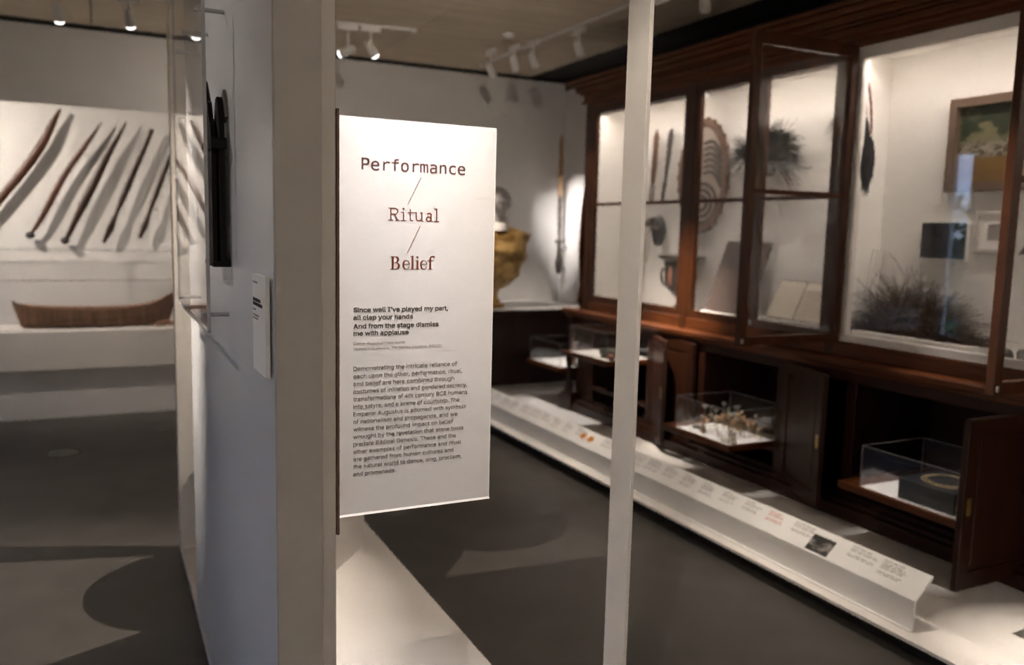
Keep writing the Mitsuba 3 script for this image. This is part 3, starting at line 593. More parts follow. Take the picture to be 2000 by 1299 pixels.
door(XF - .01, 3.365, 180, .72, 'open glazed door leaf'); door(XF - .01, 1.975, 180, .72, 'open glazed door leaf')
# lower part
XW = 3.65
put('lower_back', box(4.30, 4.33, Y0, Y1, ZB + .1, .885), 'dark_wood', cab); put('lower_floor', box(XW, 4.3, Y0, Y1, .185, .205), 'dark_wood', cab)
put('plinth', box(3.575, 4.5, Y0 - .02, Y1 + .02, ZB, .16, .006), 'mahogany_shaded', cab); put('plinth_moulding', box(3.60, 4.5, Y0 - .01, Y1 + .01, .16, .185, .006), 'mahogany_shaded', cab)
put('frieze_rail', box(XW - .005, XW + .03, Y0, Y1, .825, .885, .003), 'mahogany_shaded', cab)
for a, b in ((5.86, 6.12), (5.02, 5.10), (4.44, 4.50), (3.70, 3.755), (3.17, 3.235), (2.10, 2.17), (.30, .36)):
    put('lower_post', box(XW, XW + .05, a, b, .185, .83, .003), 'mahogany_shaded', cab)
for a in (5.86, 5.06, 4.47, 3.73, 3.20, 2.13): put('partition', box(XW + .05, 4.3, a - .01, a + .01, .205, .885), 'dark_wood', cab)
for a, b in ((5.10, 5.86), (3.755, 4.44), (2.17, 3.17)): put('runner_rail', box(XW, XW + .04, a, b, .30, .335, .003), 'mahogany_shaded', cab)
def lower_door(hx, hy, ang, w, lab, esc=True):
    X = rotz(ang, (hx, hy, 0)); zb, zt, s, th = .130, .872, .062, .030
    f = minus(box(0, w, -th / 2, th / 2, zb, zt, .003), box(s, w - s, -.1, -th / 2 + .010, zb + s * 1.25, zt - s * 1.1), box(s, w - s, th / 2 - .010, .1, zb + s * 1.25, zt - s * 1.1))
    k = put('lower_door', place(f, X), 'mahogany_shaded', cab, label=lab)
    put('field', place(union(box(s + .02, w - s - .02, -.012, .012, zb + s * 1.25 + .02, zt - s * 1.1 - .02, .003), box(s, w - s, -.007, .007, zb + s * 1.25, zt - s * 1.1)), X), 'mahogany_shaded', k)
    if esc:
        for sg in (-1, 1): put('escutcheon', place(box(w - .045, w - .020, sg * .0152, sg * .0175, .46, .535), X), 'brass', k, label='brass lock plate')
def ang_to(h, e): return math.degrees(math.atan2(e[1] - h[1], e[0] - h[0]))
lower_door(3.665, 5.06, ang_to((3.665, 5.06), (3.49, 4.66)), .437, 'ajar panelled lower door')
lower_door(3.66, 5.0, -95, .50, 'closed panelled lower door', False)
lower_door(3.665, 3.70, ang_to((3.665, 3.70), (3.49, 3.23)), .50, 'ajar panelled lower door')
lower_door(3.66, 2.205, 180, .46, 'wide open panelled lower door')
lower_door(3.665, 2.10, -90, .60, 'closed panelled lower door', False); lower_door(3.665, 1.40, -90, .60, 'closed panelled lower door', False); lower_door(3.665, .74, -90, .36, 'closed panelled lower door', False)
# turned column and scroll foot at the far end
put('turned_column', lathe([(0, .24), (.036, .24), (.036, .30), (.022, .32), (.027, .36), (.018, .42), (.030, .52), (.018, .60), (.022, .72), (.030, .78), (.018, .82), (.034, .85), (.034, .885), (0, .885)], 24, (3.60, 6.16, 0)), 'mahogany_shaded', cab, smooth=40)
ft = Polygon([(-6.28, ZB), (-6.06, ZB), (-6.06, .24), (-6.20, .24), (-6.24, .21), (-6.28, .19)]); put('scroll_foot', yz(extrude(ft, .08), 3.64), 'mahogany_shaded', cab)

# pull-out trays with clear covers
def tray(x0, x1, y0, y1, z, lab, clab, m0=.12, h=.205, ends=True):
    k = thing('pull_out_tray', lab, 'tray', 'pull-out wooden trays')
    put('tray_floor', box(x0, x1, y0, y1, z - .035, z - .006, .002), 'mahogany_rail_lit', k)
    put('front_lip', box(x0, x0 + .018, y0, y1, z - .036, z, .003), 'mahogany_rail_lit', k)
    for yy in (y0, y1 - .018): put('side_lip', box(x0 + .018, x1, yy, yy + .018, z - .036, z, .003), 'mahogany_rail_lit', k)
    put('mat', box(x0 + .022, x0 + .47, y0 + .022, y1 - m0, z - .006, z + .002), 'card', k, label='white lining mat')
    case('tray_cover', clab, 'acrylic cover', x0 + .021, x0 + .46, y0 + .022, y1 - m0, z + .0035, z + h, .0032)
tray(3.30, 3.98, 3.76, 4.41, .365, 'pull-out tray with dried blossoms, in the middle of the cabinet', 'clear cover over the dried blossoms')
tray(3.30, 3.98, 2.28, 2.94, .395, 'pull-out tray with a black box, nearest the camera', 'clear cover over the black box')
tray(3.30, 3.98, 5.12, 5.78, .665, 'upper pull-out tray at the far end of the cabinet with a stone bowl', 'clear cover over the stone bowl', .10)
tray(3.52, 4.10, 6.20, 6.82, .435, 'lowest far pull-out tray with a standing figurine beside the sideboard', 'clear cover over the standing figurine', .05)
k = 'pull_out_tray_003'
for x in (3.56, 4.04): put('runner', box(x, x + .03, 6.45, 7.06, .375, .399), 'dark_wood', k)

# ------------------------------------------------------------------ things on the trays
def blossom(n, c, r, mat, k, seed, name):
    g = np.random.default_rng(seed); ms = []
    for i in range(n):
        a = g.random() * 6.283; e = g.uniform(-.2, 1.2); d = np.array([math.cos(a) * math.cos(e), math.sin(a) * math.cos(e), math.sin(e)])
        s = trimesh.creation.icosphere(1, 1.0); s.apply_scale((r * .55, r * .22, r * .35)); s.apply_transform(frame_to(np.array(c) + d * r * .8, d)); ms.append(s)
    return put(name, union(trimesh.primitives.Sphere(r * .55, c, subdivisions=1).copy() if False else place(trimesh.creation.icosphere(1, r * .6), rotz(0, c)), *ms), mat, k, smooth=True)
k = thing('dried_headdress', 'tan headdress of dried blossoms and shells on the middle tray', 'headdress')
g = np.random.default_rng(5)
for i in range(46):
    y = g.uniform(3.81, 4.14); x = g.uniform(3.36, 3.64); h = g.uniform(.02, .09) + .05 * (1 - abs(y - 3.98) / .2)
    if i < 9: y = g.choice([4.13, 4.10, 4.07, 3.88, 4.0]) + g.uniform(-.03, .03); h = g.uniform(.12, .17)
    z = .368 + h
    put('stalk', tube([(x + g.uniform(-.02, .02), y + g.uniform(-.02, .02), .368), (x, y, z)], .0022, 5), 'straw', k)
    blossom(6, (x, y, z), g.uniform(.011, .019), 'fluff' if i < 9 else g.choice(['shell', 'shell', 'shell_pale']), k, i, 'blossom')
k = thing('shell_necklace', 'coil of pale shell beads at the front of the middle tray', 'necklace')
for r_, n in ((.055, 22), (.038, 15)):
    for i in range(n):
        a = 6.283 * i / n; s = trimesh.creation.icosphere(1, .0075); s.apply_translation((3.375 + r_ * .55 * math.cos(a), 3.845 + r_ * math.sin(a), .376)); put('bead', s, 'shell_pale', k, smooth=True)
k = thing('dark_comb', 'dark curved comb lying on the mat of the middle tray', 'comb')
p, t = spline([(3.40, 4.22, .376), (3.43, 4.18, .380), (3.42, 4.12, .380), (3.38, 4.09, .376)], 14); put('back', tube(p, .010, 8), 'mask_brown', k, smooth=60)
for i in range(5): q = p[2 + 2 * i]; put('tooth', tube([q, q + [-.035, .0, -.003]], [.004, .002], 6), 'mask_brown', k)
k = thing('black_box', 'black display box on the nearest tray', 'box')
put('body', box(3.34, 3.62, 2.33, 2.62, .398, .497, .003), 'slate', k)
k = thing('cord_necklace', 'thin tan cord necklace laid in rings on the black box', 'necklace')
for i, r_ in enumerate((.105, .09)):
    a = np.linspace(0, 6.283, 40); put('cord', tube(np.c_[3.48 + r_ * np.cos(a), 2.47 + r_ * 1.05 * np.sin(a), .501 + .003 * i + .002 * np.sin(3 * a)], .0028, 6), 'straw', k, smooth=60)
put('tooth_bead', tube([(3.38, 2.45, .503), (3.36, 2.44, .503)], [.006, .002], 8), 'straw', k)
put('stone_bowl', lathe([(0, .0), (.055, .0), (.085, .025), (.09, .055), (.083, .055), (.05, .012), (0, .01)], 32, (3.46, 5.31, .668)), 'jade', smooth=40, label='grey green stone bowl on the upper far tray', category='bowl')
s = trimesh.creation.icosphere(2, 1); s.vertices *= (1 + .25 * (meshkit.fbm(np.array(s.vertices) * 2) - .5))[:, None]; s.apply_scale((.03, .035, .022)); s.apply_translation((3.38, 5.18, .688))
put('red_pebble', s, 'red_clay', smooth=True, label='small dark red object beside the stone bowl on the upper far tray', category='pebble')
k = thing('standing_figurine', 'slim standing figurine on the lowest far tray', 'figurine')
fx, fy, fz = 3.72, 6.30, .4375
def hull_sph(*sp):
    ms = [trimesh.creation.icosphere(1, r).apply_translation(c) for c, r in sp]; return trimesh.convex.convex_hull(np.vstack([m.vertices for m in ms]))
body = union(hull_sph(((fx, fy + .012, fz + .01), .014), ((fx, fy + .014, fz + .12), .02)), hull_sph(((fx, fy - .018, fz + .01), .014), ((fx, fy - .014, fz + .12), .02)), hull_sph(((fx, fy, fz + .12), .03), ((fx, fy, fz + .21), .034)), hull_sph(((fx, fy, fz + .2), .014), ((fx, fy, fz + .25), .013)), hull_sph(((fx, fy + .04, fz + .2), .012), ((fx - .02, fy + .05, fz + .12), .009)), hull_sph(((fx, fy - .04, fz + .2), .012), ((fx - .02, fy - .05, fz + .12), .009)), hull_sph(((fx, fy - .04, fz + .21), .012), ((fx, fy + .04, fz + .21), .012)), hull_sph(((fx, fy, fz + .275), .026), ((fx - .004, fy, fz + .262), .022)))
put('body', body, 'shaft_tan', k, smooth=40); put('stand', lathe([(0, 0), (.03, 0), (.03, .012), (0, .014)], 20, (fx, fy, fz)), 'dark_wood', k)

# ------------------------------------------------------------------ corner: sideboard, bust, spear
k = thing('corner_sideboard', 'dark wooden sideboard in the far corner below the bust', 'sideboard')
put('carcass', box(2.55, 4.45, 7.08, 8.08, .135, .815, .004), 'dark_wood', k); put('top', box(2.55, 4.45, 7.075, 8.09, .815, .85, .002), 'wall_paint', k, label='pale top')
put('front_edge', box(2.55, 4.45, 7.058, 7.0745, .79, .852, .003), 'dark_wood', k)
put('skirting', box(2.60, 4.40, 7.12, 8.05, ZB, .135), 'base_white', k, label='white skirting')
for a, b in ((2.62, 3.42), (3.50, 4.38)): put('front_panel', box(a, b, 7.068, 7.082, .19, .77, .004), 'dark_wood', k)
bust = thing('marble_bust', 'bust with grey head and ochre draped torso on the dark sideboard', 'bust')
BX, BY = 3.435, 7.42
put('socle', lathe([(0, .852), (.125, .852), (.125, .885), (.10, .895), (.085, .92), (.062, .945), (.058, .99), (.075, 1.03), (.095, 1.05), (0, 1.05)], 36, (BX, BY, 0)), 'ochre_stone', bust, smooth=35)
def torso():
    zs = np.linspace(1.03, 1.66, 40); n = 64; V = []
    for z in zs:
        hw = np.interp(z, [1.03, 1.06, 1.16, 1.30, 1.44, 1.52, 1.58, 1.62, 1.66], [.065, .15, .265, .32, .365, .385, .395, .24, .10]); hd = np.interp(z, [1.03, 1.10, 1.25, 1.40, 1.55, 1.62, 1.66], [.06, .12, .17, .19, .16, .11, .075])
        for j in range(n):
            a = 2 * math.pi * j / n; c, s_ = math.cos(a), math.sin(a); e = 2.6
            V.append((BX + hw * np.sign(c) * abs(c) ** (2 / e), BY + hd * np.sign(s_) * abs(s_) ** (2 / e), z))
    V = np.array(V); o = V - [BX, BY, 0]; d = o * [1, 1, 0]; d /= np.linalg.norm(d, axis=1, keepdims=True) + 1e-9
    fold = .011 * np.sin(26 * (o[:, 2] * .85 + o[:, 0] * .9) + 4 * meshkit.fbm(V * 5)) * smooth_np(1.08, 1.2, V[:, 2]) * (1 - smooth_np(1.6, 1.66, V[:, 2]))
    V = V + d * (fold + .022 * (meshkit.fbm(V * 14, 3) - .5))[:, None]
    F = [(i * n + j, i * n + (j + 1) % n, (i + 1) * n + (j + 1) % n) for i in range(39) for j in range(n)] + [(i * n + j, (i + 1) * n + (j + 1) % n, (i + 1) * n + j) for i in range(39) for j in range(n)]
    V = np.vstack([V, [BX, BY, 1.03], [BX, BY, 1.66]]); c0, c1 = len(V) - 2, len(V) - 1
    F += [(c0, (j + 1) % n, j) for j in range(n)] + [(c1, 39 * n + j, 39 * n + (j + 1) % n) for j in range(n)]
    return trimesh.Trimesh(V, F, process=False)
def smooth_np(a, b, x): t = np.clip((x - a) / (b - a), 0, 1); return t * t * (3 - 2 * t)
put('torso', torso(), 'ochre_stone', bust, smooth=True)
def head():   # faces -y before turning; one smoothed surface
    sp = lambda c, r, s=(1, 1, 1): trimesh.creation.icosphere(3, r).apply_scale(s).apply_translation(c)
    H_ = [sp((0, .012, .20), .128, (.86, 1.0, 1.02)), hull_sph(((0, -.06, .16), .075), ((0, -.075, .075), .045), ((.035, -.02, .09), .05), ((-.035, -.02, .09), .05)),
          hull_sph(((0, -.128, .185), .010), ((0, -.158, .135), .015), ((.014, -.132, .130), .010), ((-.014, -.132, .130), .010)),
          hull_sph(((.055, -.112, .200), .014), ((-.055, -.112, .200), .014)), hull_sph(((.022, -.118, .095), .010), ((-.022, -.118, .095), .010)), sp((0, -.108, .055), .024),
          sp((.108, .005, .165), .03, (.4, .8, 1.2)), sp((-.108, .005, .165), .03, (.4, .8, 1.2)), hull_sph(((0, .02, -.06), .085), ((0, .015, .08), .07))]
    for sx in (-1, 1): H_.append(sp((sx * .042, -.104, .175), .016, (1.2, .6, .7)))
    m = to_man(H_[0])
    for q in H_[1:]: m = m + to_man(q)
    m = from_man(m.refine_to_length(.014)); m = trimesh.Trimesh(m.vertices, m.faces, process=True); trimesh.smoothing.filter_taubin(m, iterations=12); return m
hd = place(head(), rotz(-38, (BX + .045, BY - .01, 1.68))); put('head', hd, 'grey_marble', bust, smooth=True)
hair = trimesh.creation.icosphere(4, 1.0); hv = np.array(hair.vertices); hv = hv[:, :] * (1 + .07 * np.sin(30 * hv[:, 0] + 9 * meshkit.fbm(hv * 5))[:, None] * .6)
hm = trimesh.Trimesh(hv * [.118, .135, .120], hair.faces, process=False)
keep = hm.vertices[hm.faces].mean(1); keep = (keep[:, 2] > -.02 + keep[:, 1] * -.75); hm.update_faces(keep); hm.remove_unreferenced_vertices()
put('hair', place(hm, rotz(-38, (0, 0, 0)) @ np.eye(4)).apply_translation((BX + .045 + .006, BY + .018, 1.895)), 'grey_marble', bust, smooth=True)
put('neckline', lathe([(0, 1.59), (.13, 1.60), (.115, 1.655), (.085, 1.68), (0, 1.68)], 36, (BX, BY - .045, 0)), 'white_marble', bust, smooth=40)
k = thing('carved_spear', 'long paddle-like spear with tan shaft and dark handle on the corner wall', 'spear')
sx = 4.47
put('shaft', tube([(sx, 7.97, 2.63), (sx, 7.97, 2.55), (sx, 7.96, 2.2), (sx, 7.96, 1.98)], [.012, .03, .036, .034], 12, .5, (1, 0, 0)), 'shaft_tan', k, smooth=60)
put('blade', tube([(sx, 7.96, 1.98), (sx, 7.96, 1.75), (sx, 7.95, 1.52)], [.034, .032, .028], 12, .5, (1, 0, 0)), 'grey_wood', k, smooth=60)
put('collar', lathe([(.0, -.02), (.045, -.015), (.055, 0), (.045, .015), (0, .02)], 20, (sx, 7.95, 1.50)), 'grey_wood', k, smooth=40)
put('handle', lathe([(0, 1.15), (.022, 1.155), (.036, 1.20), (.042, 1.26), (.030, 1.33), (.022, 1.36), (.020, 1.48), (0, 1.485)], 20, (sx, 7.95, 0)), 'grey_wood', k, smooth=40)
for z in (1.42, 2.2): put('wall_pin', tube([(sx, 7.955, z), (XR, 7.955, z)], .006, 8), 'steel', k)

# ------------------------------------------------------------------ things in the first and second bay
ZF = 1.035
k = thing('carved_paddle', 'reddish brown carved paddle at the back of the far cabinet bay', 'paddle', 'paddles in the far cabinet bay')
put('blade', tube([(3.955, 5.525, 2.42), (3.955, 5.530, 2.36), (3.955, 5.54, 2.15), (3.955, 5.553, 2.0)], [.008, .030, .034, .026], 12, .4, (1, 0, 0)), 'shield_rim', k, smooth=60)
for sg in (-1, 1): put('handle_bar', tube([(3.955, 5.553, 2.0), (3.955, 5.556 + sg * .02, 1.97), (3.955, 5.565 + sg * .02, 1.88), (3.955, 5.567, 1.855)], .007, 8), 'shield_rim', k, smooth=60)
k = thing('carved_paddle', 'dark grey tilted carved paddle right of the reddish one', 'paddle', 'paddles in the far cabinet bay')
put('blade', tube([(3.955, 5.337, 2.405), (3.955, 5.343, 2.37), (3.955, 5.366, 2.2), (3.955, 5.392, 2.0)], [.018, .032, .030, .017], 12, .4, (1, 0, 0)), 'grey_wood', k, smooth=60)
put('handle', tube([(3.955, 5.392, 2.0), (3.955, 5.395, 1.985), (3.955, 5.40, 1.97), (3.955, 5.415, 1.85)], [.016, .021, .014, .013], 10), 'grey_wood', k, smooth=60)
k = thing('black_mask', 'small black carved mask with a beak on the back of the far cabinet bay', 'mask')
s = trimesh.creation.icosphere(3, 1); s.apply_scale((.05, .068, .118)); s.apply_translation((3.955, 5.45, 1.628)); put('face', s, 'mask_black', k, smooth=True)
put('beak', tube([(3.93, 5.49, 1.69), (3.92, 5.53, 1.695), (3.92, 5.56, 1.675), (3.925, 5.565, 1.655)], [.045, .035, .02, .006], 12), 'mask_brown', k, smooth=60)
put('collar_band', tube([(3.92, 5.51, 1.64), (3.905, 5.46, 1.655), (3.92, 5.40, 1.65)], .014, 8), 'mask_brown', k, smooth=60)
k = thing('wire_ornament', 'pale looped wire ornament hanging below the black mask', 'ornament')
a = np.linspace(0, 2 * math.pi, 30); put('loop', tube(np.c_[np.full(30, 3.97), 5.60 + .035 * np.cos(a) + .02 * np.sin(a * .5), 1.50 + .12 * np.sin(a)], .005, 6), 'fold', k, smooth=60)
put('knot', trimesh.creation.icosphere(2, .014).apply_translation((3.97, 5.60, 1.62)), 'fold', k, smooth=True)
k = thing('krater_vase', 'red and black painted wide krater vase on the floor of the far bay', 'vase')
KX, KY = 3.86, 5.02
put('body', lathe([(0, ZF + .003), (.055, ZF + .003), (.058, ZF + .02), (.045, ZF + .035), (.020, ZF + .06), (.020, ZF + .09), (.05, ZF + .125), (.10, ZF + .18), (.118, ZF + .24), (.116, ZF + .33), (.13, ZF + .375), (.172, ZF + .40), (.176, ZF + .41), (.165, ZF + .412), (.12, ZF + .39), (.108, ZF + .33), (.108, ZF + .25), (.0, ZF + .15)], 48, (KX, KY, 0)), 'pot_black', k, smooth=40)
for i in range(5):   # red figures on the vase, raised very slightly
    a0_ = math.radians(150 + 42 * i); n = 10; V = []
    for jz in range(7):
        zz = ZF + .19 + jz * .025; rr = np.interp(zz - ZF, [.18, .24, .33], [.10, .118, .116]) + .0012
        wdt = .19 * math.sin(math.pi * (jz + .6) / 7.2) + .03
        for q in range(n): aa = a0_ + wdt * (q / (n - 1) - .5) * 1.6; V.append((KX + rr * math.cos(aa), KY + rr * math.sin(aa), zz))
    F = [f for jz in range(6) for q in range(n - 1) for f in ((jz * n + q, jz * n + q + 1, (jz + 1) * n + q + 1), (jz * n + q, (jz + 1) * n + q + 1, (jz + 1) * n + q))]
    put('painted_figure', trimesh.Trimesh(V, F, process=False), 'pot_red', k, smooth=True)
for sg in (-1, 1):
    put('handle', tube(spline([(KX - .05, KY + sg * .10, ZF + .19), (KX - .06, KY + sg * .150, ZF + .24), (KX - .06, KY + sg * .142, ZF + .30), (KX - .06, KY + sg * .112, ZF + .31)], 12)[0], .010, 8), 'pot_black', k, smooth=60)
for y0, y1 in ((4.86, 5.32), (5.34, 5.7)): put('white_card', box(3.765, 3.80, y0, y1, ZF + .001, ZF + .014, .002), 'card', label='low white card on the floor of the far bay ' + ('in front of the krater' if y0 < 5 else 'left of the krater'), category='card')
# big oval shield: ground, rim, dark carved bands
SY, SZ = 4.965, 2.035
def oval(ry, rz): return affinity.scale(Point(-SY, SZ).buffer(1, 48), ry, rz)
k = thing('oval_shield', 'large oval brown shield with dark curved bands behind the second bay glass', 'shield')
put('ground', yz(extrude(oval(.262, .385), .012), 3.985), 'shield_ground', k)
put('rim', yz(extrude(oval(.278, .40).difference(oval(.235, .352)), .022), 3.985), 'shield_rim', k)
for i in range(9):
    z = SZ - .02 + .32 - i * .043
    p = arc(-SY, z - .10, .20, .15, 20, 160, 20) if i < 6 else arc(-SY, z - .10, .20 - .02 * (i - 5), .12, 10, 170, 20)
    if i < 6:
        for sgn in (-1, 1):
            w = [(-SY + sgn * (.02 + .19 * t), z - .07 + .05 * math.sin(t * 3.1) - .10 * t) for t in np.linspace(0, 1, 12)]
            put('carved_band', yz(extrude(LineString(w).buffer(.0105).intersection(oval(.236, .352)), .018), 3.985), 'shield_dark', k)
for r_ in (.17, .12, .07): put('carved_ring', yz(extrude((affinity.scale(Point(-SY, SZ - .20).buffer(1, 32), r_ * 1.05, r_ * .9).difference(affinity.scale(Point(-SY, SZ - .20).buffer(1, 32), r_ * 1.05 - .022, r_ * .9 - .022))).intersection(oval(.236, .352)), .018), 3.985), 'shield_dark', k)
for i in range(26):
    a = 2 * math.pi * i / 26; c = (-SY + .281 * math.cos(a), SZ + .403 * math.sin(a)); put('rim_tooth', yz(extrude(Point(c).buffer(.014, 6), .020), 3.985), 'shield_rim', k)
# black plumes
def plumes(n, root, seed, dirs, L, r0=.004, droop=.35, spread=.35, seg=9):
    g = np.random.default_rng(seed); ms = []
    for i in range(n):
        d = np.array(dirs[g.integers(len(dirs))], float) + g.normal(size=3) * [.05, spread, spread]; d /= np.linalg.norm(d)
        l = L * g.uniform(.55, 1.0); t = np.linspace(0, 1, seg)[:, None]
        p = np.array(root) + g.normal(size=3) * [.008, .02, .02] + d * l * t + np.array([0, 0, -droop * l]) * t ** 2.2 * g.uniform(.2, 1.2)
        p[:, 0] = np.clip(p[:, 0], 3.80, 3.99); ms.append(tube(p, r0 * (1 - .75 * t[:, 0]), 4))
    return cat(*ms)
k = thing('plume_headdress', 'spreading black feather headdress behind the open glazed door', 'headdress')
put('plumes', plumes(420, (3.93, 4.27, 2.11), 11, [(0, -.9, .55), (0, -.6, .9), (0, -.35, .8), (0, -1.0, .25), (0, -.8, .7)], .34, .0062, .55, .26), 'plume', k, kind='stuff')
put('side_plumes', plumes(110, (3.93, 4.42, 2.16), 12, [(0, .9, .15), (0, .8, .5), (0, .9, -.15)], .22, .0045, .3), 'plume', k, kind='stuff')
m = hull_sph(((3.94, 4.30, 2.10), .05), ((3.94, 4.24, 2.03), .035), ((3.94, 4.42, 2.15), .035)); put('cap', m, 'plume', k, smooth=40)
p, t = spline([(3.94, 4.19, 2.03), (3.93, 4.12, 2.075), (3.93, 4.05, 2.08), (3.93, 3.97, 2.045), (3.93, 3.87, 2.03)], 20); put('wire', tube(p, .004, 6), 'plume', k, smooth=60)
p, t = spline([(3.94, 4.13, 2.07), (3.93, 4.06, 2.12), (3.93, 4.0, 2.06)], 12); put('wire', tube(p, .003, 6), 'plume', k, smooth=60)
for (r0_, dd, sd, lab) in (((3.95, 3.66, 2.36), [(0, .7, -.7)], 21, 'small grey feather high beside the open door hinge'), ((3.95, 3.60, 2.0), [(0, .3, -.9)], 22, 'small dark feather low beside the open door hinge')):
    k = thing('hanging_feather', lab, 'feather'); put('barbs', plumes(40, r0_, sd, dd, .20, .003, .1, .12), 'plume_grey' if sd == 21 else 'plume', k, kind='stuff'); put('quill', tube([r0_, (r0_[0], r0_[1] + .10, r0_[2] - .12)], .003, 6), 'plume_grey', k)
# leaning boards and books
def leaning(y0, y1, xb, xt, zb, zt, th, r=.002):
    L = math.hypot(xt - xb, zt - zb); m = box(0, th, y0, y1, 0, L, r); a = math.atan2(xt - xb, zt - zb); X = np.eye(4); X[:3, 0] = (math.cos(a), 0, -math.sin(a)); X[:3, 2] = (math.sin(a), 0, math.cos(a)); X[:3, 3] = (xb, 0, zb); return place(m, X)
k = thing('brown_album', 'large dark brown album leaning on a white stand in the second bay', 'album')
put('cover', leaning(4.19, 4.62, 3.775, 3.945, 1.078, 1.565, .022), 'book_brown', k)
put('gold_emblem', leaning(4.215, 4.275, 3.838, 3.862, 1.285, 1.355, .002), 'gold', k, label='small gold coloured inset')
k = thing('book_stand', 'low white stand under the brown album', 'stand'); put('lip', box(3.752, 3.772, 4.10, 4.64, ZF + .001, 1.085, .002), 'liner', k); put('tread', box(3.772, 3.99, 4.10, 4.64, ZF + .001, 1.074, .002), 'liner', k)
put('white_board', leaning(3.50, 4.16, 3.91, 3.975, 1.038, 1.55, .008), 'liner', label='white backing board leaning behind the open book', category='board')
k = thing('open_book', 'open book with cream pages on a sloped rest behind the open door', 'book')
for (a, b, nm) in ((3.80, 4.02, 'left_page'), (3.565, 3.792, 'right_page')): put(nm, leaning(a, b, 3.775, 3.885, 1.105, 1.33, .010, .003), 'page', k)
put('cover', leaning(3.555, 4.03, 3.784, 3.895, 1.095, 1.335, .012), 'book_brown', k, label='brown leather cover')
for i in range(8): put('text_line', leaning(3.60, 3.76, 3.7865 + i * .0100, 3.7885 + i * .0100, 1.140 + i * .0205, 1.1435 + i * .0205, .001, 0), 'fold', k)
k = thing('book_rest', 'white low rest carrying the open book', 'stand'); put('lip', box(3.752, 3.770, 3.52, 4.06, ZF + .001, 1.098, .002), 'liner', k); put('wedge', box(3.77, 3.90, 3.56, 4.03, ZF + .001, 1.085, .002), 'liner', k)

# ------------------------------------------------------------------ things in the open bay
for lab, y_, z0_, z1_, x_ in (('left of the two black hanging tassels on the white cabinet side', 3.332, 1.89, 2.26, 3.757), ('right of the two black hanging tassels on the white cabinet side', 3.330, 1.865, 2.16, 3.800)):
    k = thing('hanging_tassel', lab, 'tassel', 'black tassels on the cabinet side')
    p = np.linspace(0, 1, 9); put('hair_bundle', tube([(x_ + .01 * math.sin(5 * q), y_, z1_ + (z0_ - z1_) * q) for q in p], [.007, .017, .023, .028, .031, .031, .027, .018, .005], 10, .6), 'plume', k, smooth=60)
    put('strands', cat(*[tube([(x_ + g.normal() * .012, y_, z1_ - .1), (x_ + g.normal() * .018, y_ - abs(g.normal()) * .006, z0_ + .08), (x_ + g.normal() * .016, y_, z0_ - g.random() * .03)], [.003, .003, .001], 4) for _ in range(24)]), 'plume', k, kind='stuff')
    put('cord', tube(spline([(x_, y_, z1_ + .01), (x_ - .012, y_, z1_ + (2.44 - z1_) * .5), (3.752, y_, 2.44)], 12)[0], .006, 6), 'cord_red', k, smooth=60)
def framed(name, lab, catg, ya, yb, z0, z1, fw, fmat, inner, mat_in, x=3.998, d=.03, mount=0, mmat='card'):
    k = thing(name, lab, catg)
    f = minus(box(x - d, x, ya, yb, z0, z1, .004), box(x - d - .1, x - .006, ya + fw, yb - fw, z0 + fw, z1 - fw)); put('frame', f, fmat, k)
    if mount: put('mount', minus(box(x - .012, x - .007, ya + fw, yb - fw, z0 + fw, z1 - fw), box(x - .1, x, ya + fw + mount, yb - fw - mount, z0 + fw + mount, z1 - fw - mount)), mmat, k)
    put(inner, box(x - .009, x - .0065, ya + fw + mount * .98, yb - fw - mount * .98, z0 + fw + mount * .98, z1 - fw - mount * .98), mat_in, k); return k
framed('landscape_painting', 'framed landscape painting of trees and an ochre field in the open bay', 'painting', 2.13, 2.985, 1.855, 2.325, .045, 'frame_wood', 'canvas', 'painting', d=.04)
k = thing('dark_plate', 'square black plate on a small white mount in the open bay', 'plate'); put('plate', box(3.97, 3.98, 2.842, 3.098, 1.512, 1.698, .002), 'slate', k); put('mount', box(3.98, 3.999, 2.835, 3.105, 1.495, 1.69, .002), 'liner', k)
framed('small_framed_print', 'small pale framed print right of the black plate', 'picture', 2.585, 2.80, 1.545, 1.755, .02, 'frame_pale', 'print', 'print_grey', d=.02, mount=.045)
k = thing('carved_bracket', 'brown carved openwork bracket right of the small framed print', 'carving')
tri = Polygon([(-2.56, 1.545), (-2.36, 1.545), (-2.36, 1.75), (-2.44, 1.74)]).difference(unary_union([Point(-2.45, 1.60).buffer(.025), Point(-2.40, 1.66).buffer(.025), Point(-2.50, 1.57).buffer(.014)]))
put('plate', yz(extrude(tri, .025), 3.998), 'mask_brown', k)
k = thing('fibre_skirt', 'bristling brown grass fibre skirt heaped on a white block in the open bay', 'fibre skirt')
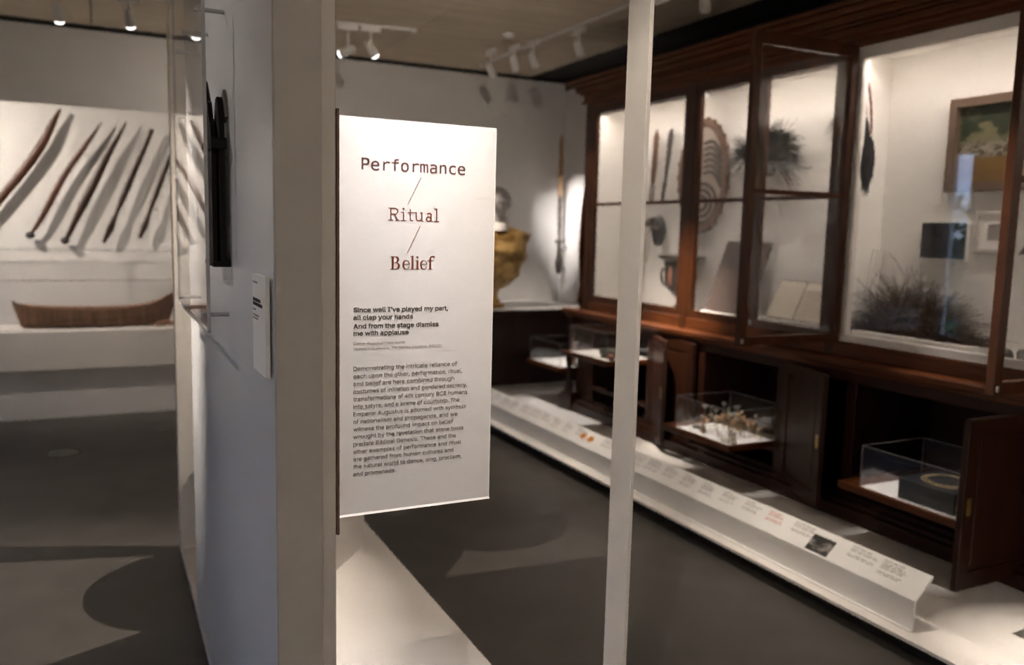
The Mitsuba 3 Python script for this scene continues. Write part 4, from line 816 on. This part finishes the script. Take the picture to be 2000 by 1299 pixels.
def heap(n, seed, mat):
    g = np.random.default_rng(seed); ms = []
    for i in range(n):
        y = np.clip(g.normal(3.0, .17), 2.68, 3.34); hmax = np.interp(y, [2.65, 2.85, 2.98, 3.12, 3.22, 3.36], [.05, .15, .26, .30, .16, .05]); x = g.uniform(3.80, 3.94)
        a = g.normal(0, .75) + (y - 3.02) * 1.6; l = hmax * g.uniform(.45, 1.25); t = np.linspace(0, 1, 7)[:, None]
        d = np.array([g.normal() * .18, math.sin(a), math.cos(a) * .95]); base = np.array([x, y + g.normal() * .03, 1.098 + .3 * hmax * g.random()])
        p = base + d * l * t + np.array([0, g.normal() * .07, -.05 * g.random() - .04 * abs(a)]) * t ** 2; p[:, 0] = np.clip(p[:, 0], 3.775, 3.985); p[:, 2] = np.maximum(p[:, 2], 1.098)
        ms.append(tube(p, .0032 * (1 - .7 * t[:, 0]), 3))
    return cat(*ms)
put('fibres', heap(850, 31, 'fibre'), 'fibre', k, kind='stuff'); put('dark_fibres', heap(650, 32, 'fibre_dark'), 'fibre_dark', k, kind='stuff')
m = trimesh.creation.icosphere(3, 1); m.apply_scale((.06, .27, .085)); m.apply_translation((3.87, 3.0, 1.13)); put('waistband', m, 'fibre_dark', k, smooth=True)
hair_ = [tube(spline([(3.86, 3.24, 1.15), (3.85, 3.30, 1.30), (3.86, 3.27, 1.42)], 10)[0], .0014, 4), tube(spline([(3.86, 3.05, 1.30), (3.85, 3.12, 1.46), (3.86, 3.20, 1.53)], 10)[0], .0014, 4), tube(spline([(3.86, 2.95, 1.30), (3.85, 3.03, 1.42), (3.86, 3.06, 1.47)], 10)[0], .0014, 4)]
put('long_strands', cat(*hair_), 'fibre', k, kind='stuff')
put('white_block', box(3.765, 3.96, 2.60, 3.34, ZF + .001, 1.097, .003), 'liner', label='low white block under the fibre skirt', category='block')
put('white_wedge', leaning(3.345, 3.372, 3.86, 3.93, ZF + .002, 1.545, .06), 'liner', label='narrow white board leaning against the side of the open bay', category='board')
for i, (y_, x_, r_, lab) in enumerate(((2.555, 3.85, .028, 'small dark rough stone, first of the row at the right end of the bay'), (2.485, 3.84, .036, 'dark rough stone, second of the row at the right end of the bay'),
                                    (2.40, 3.85, .042, 'largest dark rough stone, third of the row at the right end of the bay'), (2.315, 3.84, .036, 'dark rough stone, fourth of the row at the right end of the bay'))):
    s = trimesh.creation.icosphere(3, 1); v = np.array(s.vertices); s.vertices = v * (1 + .5 * (meshkit.fbm(v * 1.6 + i * 9) - .5))[:, None]; s.apply_scale((r_, r_ * .9, r_)); s.apply_translation((x_, y_, ZF + r_ * .95))
    put('dark_stone', s, 'basalt', smooth=40, label=lab, category='stone', group='dark stones in the open bay')
